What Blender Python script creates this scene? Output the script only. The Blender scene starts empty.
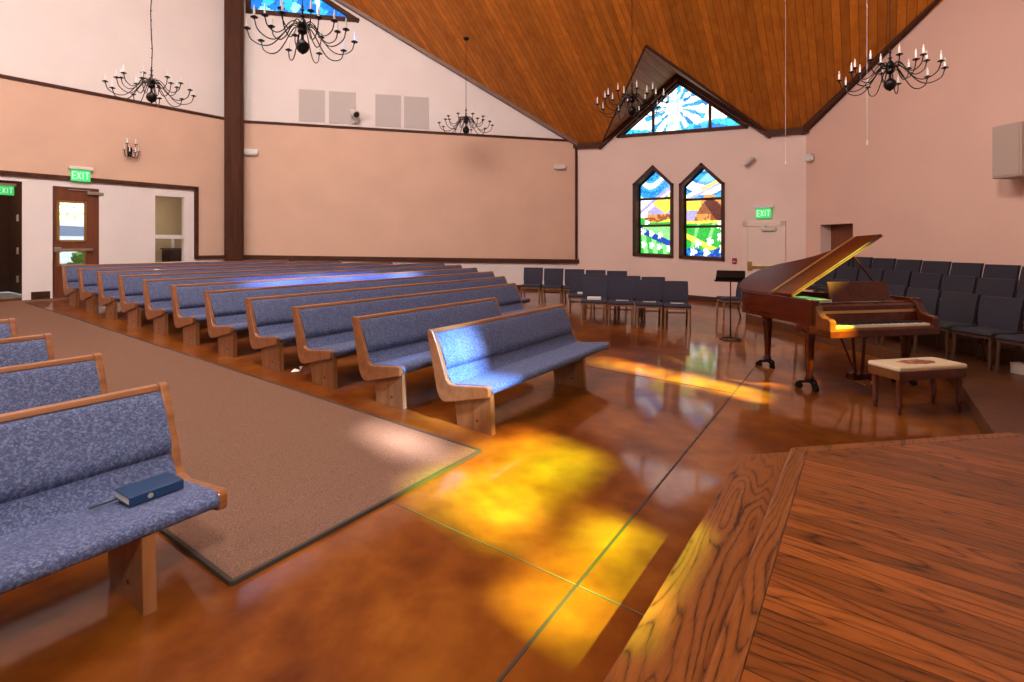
import bpy, bmesh, math, random
from mathutils import Vector, Matrix
random.seed(7)
S = bpy.context.scene
C = S.collection
F = 520.0; HC = 1.7; YH = 245.0
A_, B_ = -0.028, 0.0193                      # gently raked floor
TH = math.radians(34.4)
U = Vector((math.sin(TH), math.cos(TH), 0)); V = Vector((-math.cos(TH), math.sin(TH), 0))
RU = math.pi/2 - TH                          # z rotation of a frame whose x runs along the pews
def zf(x, y): return A_*x + B_*y
def uv(u, v, h=0.0):
    p = U*u + V*v; p.z = zf(p.x, p.y) + h; return p
def flo(px, py, h=0.0):                      # sight line meets the floor (or a level h above it)
    r = (px-512)/F
    y = (HC-h)*F/(py-YH+A_*F*r+B_*F) if True else 0
    return Vector((r*y, y, zf(r*y, y)+h))
def to_uv(p): return p.dot(U), p.dot(V)
def ray(px, py, Y): return Vector(((px-512)/F*Y, Y, HC-(py-YH)*Y/F))

# ------------------------------------------------------------------ materials
def new_mat(name):
    m = bpy.data.materials.new(name); m.use_nodes = True
    nt = m.node_tree; b = nt.nodes['Principled BSDF']; return m, nt, b
def lin(c): return tuple((x/12.92 if x <= .04045 else ((x+.055)/1.055)**2.4) for x in c)
def rgb(r, g, b): return lin((r/255, g/255, b/255)) + (1,)
def mat(name, col, rough=.5, metal=0, spec=.5, bump=0, bscale=200, var=0, vscale=3):
    m, nt, b = new_mat(name)
    b.inputs['Base Color'].default_value = col; b.inputs['Roughness'].default_value = rough
    b.inputs['Metallic'].default_value = metal; b.inputs['Specular IOR Level'].default_value = spec
    tc = nt.nodes.new('ShaderNodeTexCoord')
    if var:
        n = nt.nodes.new('ShaderNodeTexNoise'); n.inputs['Scale'].default_value = vscale; n.inputs['Detail'].default_value = 4
        nt.links.new(tc.outputs['Object'], n.inputs['Vector'])
        mx = nt.nodes.new('ShaderNodeMixRGB'); mx.blend_type = 'MULTIPLY'; mx.inputs[0].default_value = 1
        mx.inputs[1].default_value = col
        mr = nt.nodes.new('ShaderNodeMapRange'); mr.inputs[1].default_value = .3; mr.inputs[2].default_value = .7
        mr.inputs[3].default_value = 1-var; mr.inputs[4].default_value = 1+var
        nt.links.new(n.outputs[0], mr.inputs[0]); nt.links.new(mr.outputs[0], mx.inputs[2])
        nt.links.new(mx.outputs[0], b.inputs['Base Color'])
    if bump:
        n = nt.nodes.new('ShaderNodeTexNoise'); n.inputs['Scale'].default_value = bscale; n.inputs['Detail'].default_value = 3
        nt.links.new(tc.outputs['Object'], n.inputs['Vector'])
        bp = nt.nodes.new('ShaderNodeBump'); bp.inputs['Strength'].default_value = bump; bp.inputs['Distance'].default_value = .01
        nt.links.new(n.outputs[0], bp.inputs['Height']); nt.links.new(bp.outputs[0], b.inputs['Normal'])
    return m
def ramp(nt, stops):
    r = nt.nodes.new('ShaderNodeValToRGB'); e = r.color_ramp.elements
    while len(e) < len(stops): e.new(.5)
    for k, (p, c) in enumerate(stops): e[k].position = p; e[k].color = c
    return r
def math_node(nt, op, a, b=None):
    n = nt.nodes.new('ShaderNodeMath'); n.operation = op
    for k, x in enumerate((a, b)):
        if x is None: continue
        if isinstance(x, (int, float)): n.inputs[k].default_value = x
        else: nt.links.new(x, n.inputs[k])
    return n.outputs[0]
def wood(name, dark, light, rough=.35, along='X', scale=1.0, boards=None, board_off=0.0, tint=.25, grain=1.0, coat=0, cath=False, bw_axis=None, gap=True, knots=False, spec=.5):
    """Wood whose grain runs along one object axis; boards = plank width across the other."""
    m, nt, b = new_mat(name); L = nt.links
    tc = nt.nodes.new('ShaderNodeTexCoord'); sx = nt.nodes.new('ShaderNodeSeparateXYZ'); L.new(tc.outputs['Object'], sx.inputs[0])
    ax = {'X': 0, 'Y': 1, 'Z': 2}[along]; others = [k for k in range(3) if k != ax]
    acr = {'X': 0, 'Y': 1, 'Z': 2}[bw_axis] if bw_axis else others[0]
    oth = [k for k in others if k != acr][0]
    lo, ac, ot = sx.outputs[ax], sx.outputs[acr], sx.outputs[oth]
    bid = None
    if boards:
        q = math_node(nt, 'DIVIDE', ac, boards); q = math_node(nt, 'ADD', q, board_off)
        bid = math_node(nt, 'FLOOR', q); fr = math_node(nt, 'FRACT', q)
        wn = nt.nodes.new('ShaderNodeTexWhiteNoise'); wn.noise_dimensions = '1D'; L.new(bid, wn.inputs['W'])
        off = math_node(nt, 'MULTIPLY', wn.outputs['Value'], 37.0)
        lo = math_node(nt, 'ADD', lo, off)
    cb = nt.nodes.new('ShaderNodeCombineXYZ')
    L.new(math_node(nt, 'MULTIPLY', lo, 1.1*scale), cb.inputs[0]); L.new(math_node(nt, 'MULTIPLY', ac, 9*scale), cb.inputs[1]); L.new(math_node(nt, 'MULTIPLY', ot, 9*scale), cb.inputs[2])
    if bid is not None:
        ad = nt.nodes.new('ShaderNodeVectorMath'); ad.operation = 'ADD'; L.new(cb.outputs[0], ad.inputs[0])
        cc = nt.nodes.new('ShaderNodeCombineXYZ'); L.new(math_node(nt, 'MULTIPLY', wn.outputs['Value'], 91.0), cc.inputs[2]); L.new(cc.outputs[0], ad.inputs[1]); vec = ad.outputs[0]
    else: vec = cb.outputs[0]
    n1 = nt.nodes.new('ShaderNodeTexNoise'); n1.inputs['Scale'].default_value = 1.0; n1.inputs['Detail'].default_value = 5; n1.inputs['Distortion'].default_value = .6
    L.new(vec, n1.inputs['Vector'])
    fac = n1.outputs[0]
    if cath:                                   # cathedral figure: contour lines of a stretched noise
        n2 = nt.nodes.new('ShaderNodeTexNoise'); n2.inputs['Scale'].default_value = .55; n2.inputs['Detail'].default_value = 1.5; L.new(vec, n2.inputs['Vector'])
        s = math_node(nt, 'SINE', math_node(nt, 'MULTIPLY', n2.outputs[0], 60.0))
        s = math_node(nt, 'MULTIPLY', math_node(nt, 'POWER', math_node(nt, 'ABSOLUTE', s), .55), .5)
        fac = math_node(nt, 'ADD', math_node(nt, 'MULTIPLY', fac, .6), s)
        n3 = nt.nodes.new('ShaderNodeTexNoise'); n3.inputs['Scale'].default_value = 14; n3.inputs['Detail'].default_value = 2; L.new(vec, n3.inputs['Vector'])
        fac = math_node(nt, 'ADD', fac, math_node(nt, 'MULTIPLY', math_node(nt, 'SUBTRACT', n3.outputs[0], .5), .6))
        rp = ramp(nt, [(.30, dark), (.56, tuple(.35*dark[k]+.65*light[k] for k in range(3))+(1,)), (.85, light)]) if True else ramp(nt, [(.62, tuple(.5*(dark[k]+light[k]) for k in range(3))+(1,)), (.85, light)])
    else:
        rp = ramp(nt, [(.5-.22*grain, dark), (.5+.22*grain, light)])
    L.new(fac, rp.inputs[0]); col = rp.outputs[0]
    if boards:
        mx = nt.nodes.new('ShaderNodeMixRGB'); mx.blend_type = 'MULTIPLY'; mx.inputs[0].default_value = 1
        wn2 = nt.nodes.new('ShaderNodeTexWhiteNoise'); wn2.noise_dimensions = '1D'; L.new(math_node(nt, 'ADD', bid, 17.3), wn2.inputs['W'])
        t = math_node(nt, 'ADD', math_node(nt, 'MULTIPLY', wn2.outputs['Value'], 2*tint), 1-tint)
        cc2 = nt.nodes.new('ShaderNodeCombineXYZ')
        for k in range(3): L.new(t, cc2.inputs[k])
        L.new(col, mx.inputs[1]); L.new(cc2.outputs[0], mx.inputs[2]); col = mx.outputs[0]
        if gap:
            e = math_node(nt, 'ABSOLUTE', math_node(nt, 'SUBTRACT', fr, .5))
            g = math_node(nt, 'GREATER_THAN', e, .5-.0025/boards if boards < .15 else .5-.006/boards)
            mg = nt.nodes.new('ShaderNodeMixRGB'); L.new(math_node(nt, 'MULTIPLY', g, .8), mg.inputs[0]); L.new(col, mg.inputs[1])
            mg.inputs[2].default_value = tuple(x*.35 for x in dark[:3])+(1,); col = mg.outputs[0]
    if knots:
        vo = nt.nodes.new('ShaderNodeTexVoronoi'); vo.inputs['Scale'].default_value = 1.0
        cb2 = nt.nodes.new('ShaderNodeCombineXYZ'); L.new(math_node(nt, 'MULTIPLY', lo, .8), cb2.inputs[0]); L.new(math_node(nt, 'MULTIPLY', ac, 1.7), cb2.inputs[1])
        L.new(cb2.outputs[0], vo.inputs['Vector'])
        k = math_node(nt, 'LESS_THAN', vo.outputs['Distance'], .028)
        mk = nt.nodes.new('ShaderNodeMixRGB'); L.new(math_node(nt, 'MULTIPLY', k, .75), mk.inputs[0]); L.new(col, mk.inputs[1])
        mk.inputs[2].default_value = tuple(x*.3 for x in dark[:3])+(1,); col = mk.outputs[0]
    L.new(col, b.inputs['Base Color'])
    b.inputs['Roughness'].default_value = rough; b.inputs['Coat Weight'].default_value = coat; b.inputs['Coat Roughness'].default_value = .12
    b.inputs['Specular IOR Level'].default_value = spec
    return m

M = {}
M['white_wall'] = mat('white_wall', (.87, .775, .745, 1), .85, bump=.08, bscale=150, var=.03, vscale=1)
M['tan_panel'] = mat('tan_fabric', (.76, .49, .36, 1), .92, bump=.15, bscale=300, var=.04, vscale=1.2)
M['rose_wall'] = mat('rose_wall', (.82, .60, .525, 1), .8, bump=.08, bscale=150, var=.03, vscale=1)
M['clay_wall'] = mat('clay_wall', (.74, .47, .375, 1), .8, bump=.08, bscale=150, var=.03, vscale=1)
M['trim'] = wood('dark_trim_wood', (.060, .020, .012, 1), (.105, .038, .022, 1), .6, spec=.15)
M['frame'] = wood('window_frame_wood', (.060, .022, .012, 1), (.10, .040, .022, 1), .6, along='Z', spec=.15)
M['post'] = wood('post_wood', (.060, .020, .011, 1), (.10, .036, .019, 1), .6, along='Z', scale=.8, spec=.12)
M['rake'] = wood('rake_wood', (.20, .12, .09, 1), (.28, .17, .13, 1), .5)
M['ceil'] = wood('ceiling_planks', (.42, .118, .010, 1), (.60, .195, .020, 1), .5, along='X', bw_axis='Y', boards=.155, tint=.19, knots=True, scale=.55, spec=.25)
M['dormer'] = wood('dormer_planks', (.33, .15, .045, 1), (.44, .22, .075, 1), .7, along='X', bw_axis='Y', boards=.17, tint=.12)
M['pew'] = wood('honey_oak', (.20, .064, .019, 1), (.35, .130, .043, 1), .33, along='X', scale=1.6, coat=.3)
M['pewz'] = wood('honey_oak_upright', (.18, .062, .019, 1), (.32, .125, .043, 1), .36, along='Z', scale=1.6, coat=.3)
M['stage'] = wood('stage_oak', (.050, .012, .0035, 1), (.28, .074, .013, 1), .36, along='Y', bw_axis='X', boards=.085, tint=.30, cath=True, coat=.08, scale=.8, spec=.4)
M['stage_edge'] = wood('stage_border_oak', (.045, .012, .004, 1), (.27, .078, .016, 1), .36, along='X', bw_axis='Y', cath=True, coat=.08, scale=1.0, spec=.4)
M['choir'] = wood('choir_riser_oak', (.045, .014, .006, 1), (.12, .040, .014, 1), .38, along='Y', bw_axis='X', boards=.12, tint=.12, cath=True)
M['piano'] = wood('mahogany', (.050, .0075, .0022, 1), (.105, .017, .0045, 1), .25, along='Y', scale=1.3, coat=.12, spec=.35)
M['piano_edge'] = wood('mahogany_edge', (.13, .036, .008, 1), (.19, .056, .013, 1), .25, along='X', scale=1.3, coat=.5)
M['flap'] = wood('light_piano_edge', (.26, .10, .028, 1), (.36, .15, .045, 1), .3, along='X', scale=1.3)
M['bench'] = wood('bench_mahogany', (.085, .018, .010, 1), (.15, .032, .016, 1), .28, along='Z', scale=1.3, coat=.4)
M['chairw'] = wood('chair_wood', (.19, .08, .036, 1), (.31, .14, .065, 1), .4, along='Z', scale=2)
M['chaird'] = wood('dark_chair_wood', (.055, .020, .010, 1), (.10, .040, .020, 1), .4, along='Z', scale=2)
M['door'] = wood('red_brown_door', (.13, .034, .014, 1), (.21, .06, .025, 1), .4, along='Z', scale=1)
M['chairf'] = mat('chair_fabric', (.034, .030, .052, 1), .9, bump=.2, bscale=600, var=.15, vscale=40)
M['choirf'] = mat('choir_chair_fabric', (.026, .022, .034, 1), .9, bump=.2, bscale=600, var=.15, vscale=40)
M['iron'] = mat('black_iron', (.014, .011, .010, 1), .35, .6)
M['candle'] = mat('candle_white', (.86, .83, .80, 1), .4, var=.02)
M['white'] = mat('white_enamel', (.75, .72, .69, 1), .4, var=.02)
M['grey'] = mat('acoustic_grey', (.60, .525, .50, 1), .9, bump=.1, bscale=400)
M['speaker'] = mat('speaker_cloth', (.44, .33, .275, 1), .85, bump=.1, bscale=500)
M['chrome'] = mat('brushed_metal', (.6, .57, .52, 1), .3, 1)
M['brass'] = mat('brass', (.55, .36, .14, 1), .3, 1)
M['black'] = mat('black_matte', (.012, .011, .011, 1), .5, var=.1)
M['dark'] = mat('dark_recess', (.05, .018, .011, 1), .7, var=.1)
M['red'] = mat('red_plastic', (.35, .02, .02, 1), .4, var=.05)
M['paper'] = mat('paper', (.80, .74, .66, 1), .8, var=.03, vscale=60)
M['bluebook'] = mat('blue_book_cloth', (.008, .036, .105, 1), .5, bump=.1, bscale=500, var=.08, vscale=30)
M['gold'] = mat('gilt', (.55, .45, .32, 1), .4, .5)
M['teal'] = mat('teal_book', (.03, .10, .12, 1), .45, var=.1)
M['palebook'] = mat('pale_green_book', (.35, .50, .36, 1), .5, var=.1)
M['ivory'] = mat('ivory_keys', (.85, .78, .66, 1), .25, var=.02)
M['carpet_edge'] = mat('carpet_binding', (.055, .035, .025, 1), .9, bump=.2, bscale=400)
M['joint'] = mat('floor_joint', (.035, .022, .016, 1), .5, var=.1)
M['joint_pale'] = mat('floor_joint_pale', (.10, .075, .045, 1), .4, var=.1)
M['carwhite'] = mat('car_paint', (.85, .85, .86, 1), .25, var=.02)
M['carglass'] = mat('car_glass', (.14, .18, .28, 1), .1)
M['leaf'] = mat('leaf', (.16, .30, .05, 1), .7, var=.4, vscale=8)
M['asphalt'] = mat('asphalt', (.30, .29, .28, 1), .9, var=.1)
M['roomwall'] = mat('office_wall', (.42, .33, .25, 1), .85, var=.04)

# woven pew fabric: blue grey with a mottled basket pattern
def fabric():
    m, nt, b = new_mat('pew_weave'); L = nt.links
    tc = nt.nodes.new('ShaderNodeTexCoord')
    mp = nt.nodes.new('ShaderNodeMapping'); mp.inputs['Rotation'].default_value = (0, 0, .0); L.new(tc.outputs['Object'], mp.inputs[0])
    sx = nt.nodes.new('ShaderNodeSeparateXYZ'); L.new(tc.outputs['Object'], sx.inputs[0])
    h = math_node(nt, 'MULTIPLY', math_node(nt, 'ADD', sx.outputs[2], sx.outputs[1]), .85)
    p = math_node(nt, 'ADD', sx.outputs[0], h); q = math_node(nt, 'SUBTRACT', sx.outputs[0], h)
    cb = nt.nodes.new('ShaderNodeCombineXYZ'); L.new(math_node(nt, 'MULTIPLY', p, 88), cb.inputs[0]); L.new(math_node(nt, 'MULTIPLY', q, 88), cb.inputs[1])
    vo = nt.nodes.new('ShaderNodeTexVoronoi'); vo.distance = 'MANHATTAN'; vo.inputs['Scale'].default_value = 1; L.new(cb.outputs[0], vo.inputs['Vector'])
    no = nt.nodes.new('ShaderNodeTexNoise'); no.inputs['Scale'].default_value = 85; no.inputs['Detail'].default_value = 3; L.new(tc.outputs['Object'], no.inputs['Vector'])
    f = math_node(nt, 'ADD', math_node(nt, 'MULTIPLY', vo.outputs['Color'], .5), math_node(nt, 'MULTIPLY', no.outputs[0], .55))
    rp = ramp(nt, [(.22, (.026, .034, .088, 1)), (.50, (.062, .078, .172, 1)), (.80, (.165, .19, .32, 1))]); L.new(f, rp.inputs[0])
    L.new(rp.outputs[0], b.inputs['Base Color']); b.inputs['Roughness'].default_value = .75
    b.inputs['Sheen Weight'].default_value = .05; b.inputs['Sheen Roughness'].default_value = .4
    bp = nt.nodes.new('ShaderNodeBump'); bp.inputs['Strength'].default_value = .25; bp.inputs['Distance'].default_value = .004
    L.new(f, bp.inputs['Height']); L.new(bp.outputs[0], b.inputs['Normal'])
    return m
M['weave'] = fabric()
def concrete():
    m, nt, b = new_mat('stained_concrete'); L = nt.links
    tc = nt.nodes.new('ShaderNodeTexCoord')
    n1 = nt.nodes.new('ShaderNodeTexNoise'); n1.inputs['Scale'].default_value = .9; n1.inputs['Detail'].default_value = 5; n1.inputs['Roughness'].default_value = .55; n1.inputs['Distortion'].default_value = .5
    n2 = nt.nodes.new('ShaderNodeTexNoise'); n2.inputs['Scale'].default_value = 5; n2.inputs['Detail'].default_value = 4; n2.inputs['Roughness'].default_value = .55
    for n in (n1, n2): L.new(tc.outputs['Object'], n.inputs['Vector'])
    f = math_node(nt, 'ADD', math_node(nt, 'MULTIPLY', n1.outputs[0], .7), math_node(nt, 'MULTIPLY', n2.outputs[0], .3))
    rp = ramp(nt, [(.36, (.090, .017, .002, 1)), (.5, (.180, .044, .004, 1)), (.64, (.28, .084, .009, 1))]); L.new(f, rp.inputs[0])
    L.new(rp.outputs[0], b.inputs['Base Color'])
    mr = nt.nodes.new('ShaderNodeMapRange'); mr.inputs[1].default_value = .3; mr.inputs[2].default_value = .7; mr.inputs[3].default_value = .06; mr.inputs[4].default_value = .10
    L.new(n2.outputs[0], mr.inputs[0]); L.new(mr.outputs[0], b.inputs['Roughness'])
    b.inputs['Specular IOR Level'].default_value = .6
    h = nt.nodes.new('ShaderNodeBsdfPrincipled'); L.new(rp.outputs[0], h.inputs['Base Color']); h.inputs['Roughness'].default_value = .34; h.inputs['Specular IOR Level'].default_value = .35
    mx = nt.nodes.new('ShaderNodeMixShader'); mx.inputs[0].default_value = .42; L.new(b.outputs[0], mx.inputs[1]); L.new(h.outputs[0], mx.inputs[2])   # wax: a sharp gloss with haze
    L.new(mx.outputs[0], nt.nodes['Material Output'].inputs[0])
    return m
M['floor'] = concrete()
def carpet_mat():
    m, nt, b = new_mat('brown_carpet'); L = nt.links
    tc = nt.nodes.new('ShaderNodeTexCoord')
    n1 = nt.nodes.new('ShaderNodeTexNoise'); n1.inputs['Scale'].default_value = 160; n1.inputs['Detail'].default_value = 4; L.new(tc.outputs['Object'], n1.inputs['Vector'])
    rp = ramp(nt, [(.30, (.115, .054, .034, 1)), (.5, (.18, .093, .061, 1)), (.70, (.25, .14, .096, 1))]); L.new(n1.outputs[0], rp.inputs[0])
    L.new(rp.outputs[0], b.inputs['Base Color']); b.inputs['Roughness'].default_value = .95; b.inputs['Specular IOR Level'].default_value = .1
    bp = nt.nodes.new('ShaderNodeBump'); bp.inputs['Strength'].default_value = .5; bp.inputs['Distance'].default_value = .006; L.new(n1.outputs[0], bp.inputs['Height']); L.new(bp.outputs[0], b.inputs['Normal'])
    return m
M['carpet'] = carpet_mat()
def emit(name, col, st):
    m, nt, b = new_mat(name); b.inputs['Base Color'].default_value = col; b.inputs['Emission Color'].default_value = col; b.inputs['Emission Strength'].default_value = st; b.inputs['Roughness'].default_value = .4
    return m
M['exit_green'] = emit('lit_exit_green', (.04, .52, .14, 1), .8)
M['exit_letter'] = emit('lit_exit_letter', (.42, .85, .52, 1), .75)
def glass_lit(name, st):                          # stained glass with daylight behind it
    m, nt, b = new_mat(name); at = nt.nodes.new('ShaderNodeVertexColor'); at.layer_name = 'glass'
    nt.links.new(at.outputs[0], b.inputs['Emission Color']); b.inputs['Emission Strength'].default_value = st
    b.inputs['Base Color'].default_value = (.02, .02, .02, 1); b.inputs['Roughness'].default_value = .15
    return m
M['glass_lit'] = glass_lit('stained_glass', 1.5)
def glass_through():
    m = bpy.data.materials.new('sunlit_stained_glass'); m.use_nodes = True; nt = m.node_tree
    nt.nodes.remove(nt.nodes['Principled BSDF'])
    at = nt.nodes.new('ShaderNodeVertexColor'); at.layer_name = 'glass'
    t = nt.nodes.new('ShaderNodeBsdfTransparent'); nt.links.new(at.outputs[0], t.inputs[0])
    nt.links.new(t.outputs[0], nt.nodes['Material Output'].inputs[0]); return m
M['glass_sun'] = glass_through()
def clear_glass():
    m = bpy.data.materials.new('clear_glass'); m.use_nodes = True; nt = m.node_tree
    nt.nodes.remove(nt.nodes['Principled BSDF'])
    t = nt.nodes.new('ShaderNodeBsdfTransparent'); t.inputs[0].default_value = (.93, .95, .94, 1)
    g = nt.nodes.new('ShaderNodeBsdfGlossy'); g.inputs['Roughness'].default_value = .02
    mx = nt.nodes.new('ShaderNodeMixShader'); mx.inputs[0].default_value = .06
    nt.links.new(t.outputs[0], mx.inputs[1]); nt.links.new(g.outputs[0], mx.inputs[2]); nt.links.new(mx.outputs[0], nt.nodes['Material Output'].inputs[0])
    return m
M['clear'] = clear_glass()
def tapestry():
    m, nt, b = new_mat('embroidered_cushion'); L = nt.links
    tc = nt.nodes.new('ShaderNodeTexCoord'); sx = nt.nodes.new('ShaderNodeSeparateXYZ'); L.new(tc.outputs['Object'], sx.inputs[0])
    r = math_node(nt, 'SQRT', math_node(nt, 'ADD', math_node(nt, 'POWER', math_node(nt, 'MULTIPLY', sx.outputs[0], 3.9), 2), math_node(nt, 'POWER', math_node(nt, 'MULTIPLY', sx.outputs[1], 8), 2)))
    no = nt.nodes.new('ShaderNodeTexNoise'); no.inputs['Scale'].default_value = 26; no.inputs['Detail'].default_value = 3; L.new(tc.outputs['Object'], no.inputs['Vector'])
    vo = nt.nodes.new('ShaderNodeTexVoronoi'); vo.inputs['Scale'].default_value = 24; L.new(tc.outputs['Object'], vo.inputs['Vector'])
    rp = ramp(nt, [(.0, (.10, .05, .03, 1)), (.35, (.45, .10, .07, 1)), (.55, (.10, .10, .05, 1)), (.8, (.6, .25, .15, 1))]); L.new(vo.outputs['Color'], rp.inputs[0])
    inside = math_node(nt, 'LESS_THAN', math_node(nt, 'ADD', r, math_node(nt, 'MULTIPLY', no.outputs[0], .9)), 1.25)
    mx = nt.nodes.new('ShaderNodeMixRGB'); L.new(inside, mx.inputs[0]); mx.inputs[1].default_value = (.78, .62, .42, 1); L.new(rp.outputs[0], mx.inputs[2])
    L.new(mx.outputs[0], b.inputs['Base Color']); b.inputs['Roughness'].default_value = .9
    return m
M['tapestry'] = tapestry()

# ------------------------------------------------------------------ mesh helpers
class MB:
    def __init__(s): s.v = []; s.f = []; s.mi = []; s.sm = []; s.cur = 0; s.smooth = False
    def face(s, idx): s.f.append(idx); s.mi.append(s.cur); s.sm.append(s.smooth)
    def box(s, c, d, mx=None):
        cx, cy, cz = c; a, b, e = d[0]/2, d[1]/2, d[2]/2; n = len(s.v)
        for z in (-e, e):
            for x, y in ((-a, -b), (a, -b), (a, b), (-a, b)):
                p = Vector((cx+x, cy+y, cz+z)); s.v.append(mx @ p if mx else p)
        for q in ((3, 2, 1, 0), (4, 5, 6, 7), (0, 1, 5, 4), (1, 2, 6, 5), (2, 3, 7, 6), (3, 0, 4, 7)): s.face([n+k for k in q])
    def bar(s, p, q, w, h, up=(0, 0, 1)):          # rectangular bar between two points
        p, q = Vector(p), Vector(q); d = (q-p); L = d.length; d.normalize(); up = Vector(up)
        if abs(d.dot(up)) > .98: up = Vector((1, 0, 0))
        a = d.cross(up).normalized(); b = a.cross(d).normalized(); n = len(s.v)
        for e in (p, q):
            for i, j in ((-1, -1), (1, -1), (1, 1), (-1, 1)): s.v.append(e + a*(i*w/2) + b*(j*h/2))
        for k in ((3, 2, 1, 0), (4, 5, 6, 7), (0, 1, 5, 4), (1, 2, 6, 5), (2, 3, 7, 6), (3, 0, 4, 7)): s.face([n+i for i in k])
    def prism(s, pts, fn, a, b):                    # outline pts -> fn(p, t) for t = a and b
        n = len(s.v); k = len(pts)
        for t in (a, b):
            for p in pts: s.v.append(Vector(fn(p, t)))
        s.face(list(range(n, n+k))[::-1]); s.face(list(range(n+k, n+2*k)))
        for i in range(k): j = (i+1) % k; s.face([n+i, n+j, n+k+j, n+k+i])
    def tube(s, pts, r, seg=8, cap=True):
        pts = [Vector(p) for p in pts]; rs = r if isinstance(r, (list, tuple)) else [r]*len(pts); n = len(s.v)
        prev = None
        for i, p in enumerate(pts):
            d = (pts[min(i+1, len(pts)-1)] - pts[max(i-1, 0)]).normalized()
            if prev is None:
                a = d.cross(Vector((0, 0, 1)));
                if a.length < .05: a = d.cross(Vector((1, 0, 0)))
            else: a = prev - d*prev.dot(d)
            a.normalize(); prev = a; b = d.cross(a)
            for k in range(seg):
                t = 2*math.pi*k/seg; s.v.append(p + (a*math.cos(t) + b*math.sin(t))*rs[i])
        old = s.smooth; s.smooth = True
        for i in range(len(pts)-1):
            for k in range(seg):
                j = (k+1) % seg; s.face([n+i*seg+k, n+i*seg+j, n+(i+1)*seg+j, n+(i+1)*seg+k])
        s.smooth = old
        if cap:
            s.face([n+k for k in range(seg)][::-1]); s.face([n+(len(pts)-1)*seg+k for k in range(seg)])
    def lathe(s, prof, c=(0, 0, 0), seg=16):
        n = len(s.v); c = Vector(c)
        for r, z in prof:
            for k in range(seg):
                t = 2*math.pi*k/seg; s.v.append(c + Vector((r*math.cos(t), r*math.sin(t), z)))
        old = s.smooth; s.smooth = True
        for i in range(len(prof)-1):
            for k in range(seg):
                j = (k+1) % seg; s.face([n+i*seg+k, n+i*seg+j, n+(i+1)*seg+j, n+(i+1)*seg+k])
        s.smooth = old
        s.face([n+k for k in range(seg)][::-1]); s.face([n+(len(prof)-1)*seg+k for k in range(seg)])
    def poly(s, pts):
        n = len(s.v); s.v += [Vector(p) for p in pts]; s.face(list(range(n, n+len(pts))))
    def build(s, name, mats, parent=None, bevel=0, subsurf=0, kind=None, loc=None, rz=0):
        me = bpy.data.meshes.new(name); me.from_pydata([tuple(v) for v in s.v], [], s.f)
        for m in (mats if isinstance(mats, list) else [mats]): me.materials.append(m)
        me.polygons.foreach_set('material_index', s.mi); me.polygons.foreach_set('use_smooth', s.sm)
        bm = bmesh.new(); bm.from_mesh(me); bmesh.ops.recalc_face_normals(bm, faces=bm.faces); bm.to_mesh(me); bm.free()
        me.update()
        if any(s.sm): me.set_sharp_from_angle(angle=math.radians(42))
        o = bpy.data.objects.new(name, me); C.objects.link(o)
        if parent: o.parent = parent
        if loc is not None: o.location = loc
        o.rotation_euler.z = rz
        if bevel:
            md = o.modifiers.new('bevel', 'BEVEL'); md.width = bevel; md.segments = 2; md.limit_method = 'ANGLE'; md.harden_normals = False
        if subsurf:
            md = o.modifiers.new('sub', 'SUBSURF'); md.levels = subsurf; md.render_levels = subsurf
        if kind: o['kind'] = kind
        return o
def empty(name, label, cat, loc, rz=0, group=None):
    o = bpy.data.objects.new(name, None); C.objects.link(o); o.location = loc; o.rotation_euler = (0, 0, rz); o.empty_display_size = .1
    o['label'] = label; o['category'] = cat
    if group: o['group'] = group
    return o
def tag(o, label, cat, group=None):
    o['label'] = label; o['category'] = cat
    if group: o['group'] = group
    return o
def kids(o): return [c for c in bpy.data.objects if c.parent == o]
def dup(root, loc, rz=0, label=None, group=None):
    r = root.copy(); C.objects.link(r); r.location = loc; r.rotation_euler = (0, 0, rz)
    if label: r['label'] = label
    if group: r['group'] = group
    for ch in kids(root):
        c = ch.copy(); C.objects.link(c); c.parent = r
        for g in kids(ch):
            d = g.copy(); C.objects.link(d); d.parent = c
    return r
def spline(pts, n=8):                               # Catmull-Rom through points
    P = [Vector(p) for p in pts]; P = [2*P[0]-P[1]] + P + [2*P[-1]-P[-2]]; out = []
    for i in range(1, len(P)-2):
        for k in range(n):
            t = k/n; a, b, c, d = P[i-1:i+3]
            out.append(.5*((2*b) + (c-a)*t + (2*a-5*b+4*c-d)*t*t + (3*b-a-3*c+d)*t**3))
    out.append(P[-2]); return out

# ------------------------------------------------------------------ room plan
class Wall:
    def __init__(s, p, q):
        s.O = Vector((p[0], p[1], 0)); s.Q = Vector((q[0], q[1], 0)); s.L = (s.Q-s.O).length; s.D = (s.Q-s.O).normalized(); s.N = Vector((s.D.y, -s.D.x, 0))
        if s.N.dot(-s.O + Vector((0, 4, 0))) < 0: s.N = -s.N
    def hit(s, px, py):
        r = (px-512)/F; d = Vector((r, 1, 0)); n = s.N
        Y = n.dot(s.O)/n.dot(d); p = Vector((r*Y, Y, HC-(py-YH)*Y/F))
        return ((p-s.O).dot(s.D), p.z)
    def at(s, sz, dep=0.0): return Vector((s.O.x+s.D.x*sz[0]+s.N.x*dep, s.O.y+s.D.y*sz[0]+s.N.y*dep, sz[1]))
    def fl(s, x): p = s.O+s.D*x; return zf(p.x, p.y)
    def rz(s): return math.atan2(s.D.y, s.D.x)
def xy(px, Y): return ((px-512)/F*Y, Y)
C1 = Vector((*xy(235, 14.83), 0))
a79 = math.radians(79.0)
d2 = Vector((math.sin(a79), math.cos(a79), 0))
def meet(p, d, px):
    r = (px-512)/F; t = (r*p.y-p.x)/(d.x-r*d.y); return p + d*t
C2 = meet(C1, d2, 577)
d3 = -V
C3 = meet(C2, d3, 806)
a4 = math.radians(169.5); d4 = Vector((math.sin(a4), math.cos(a4), 0))
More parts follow.
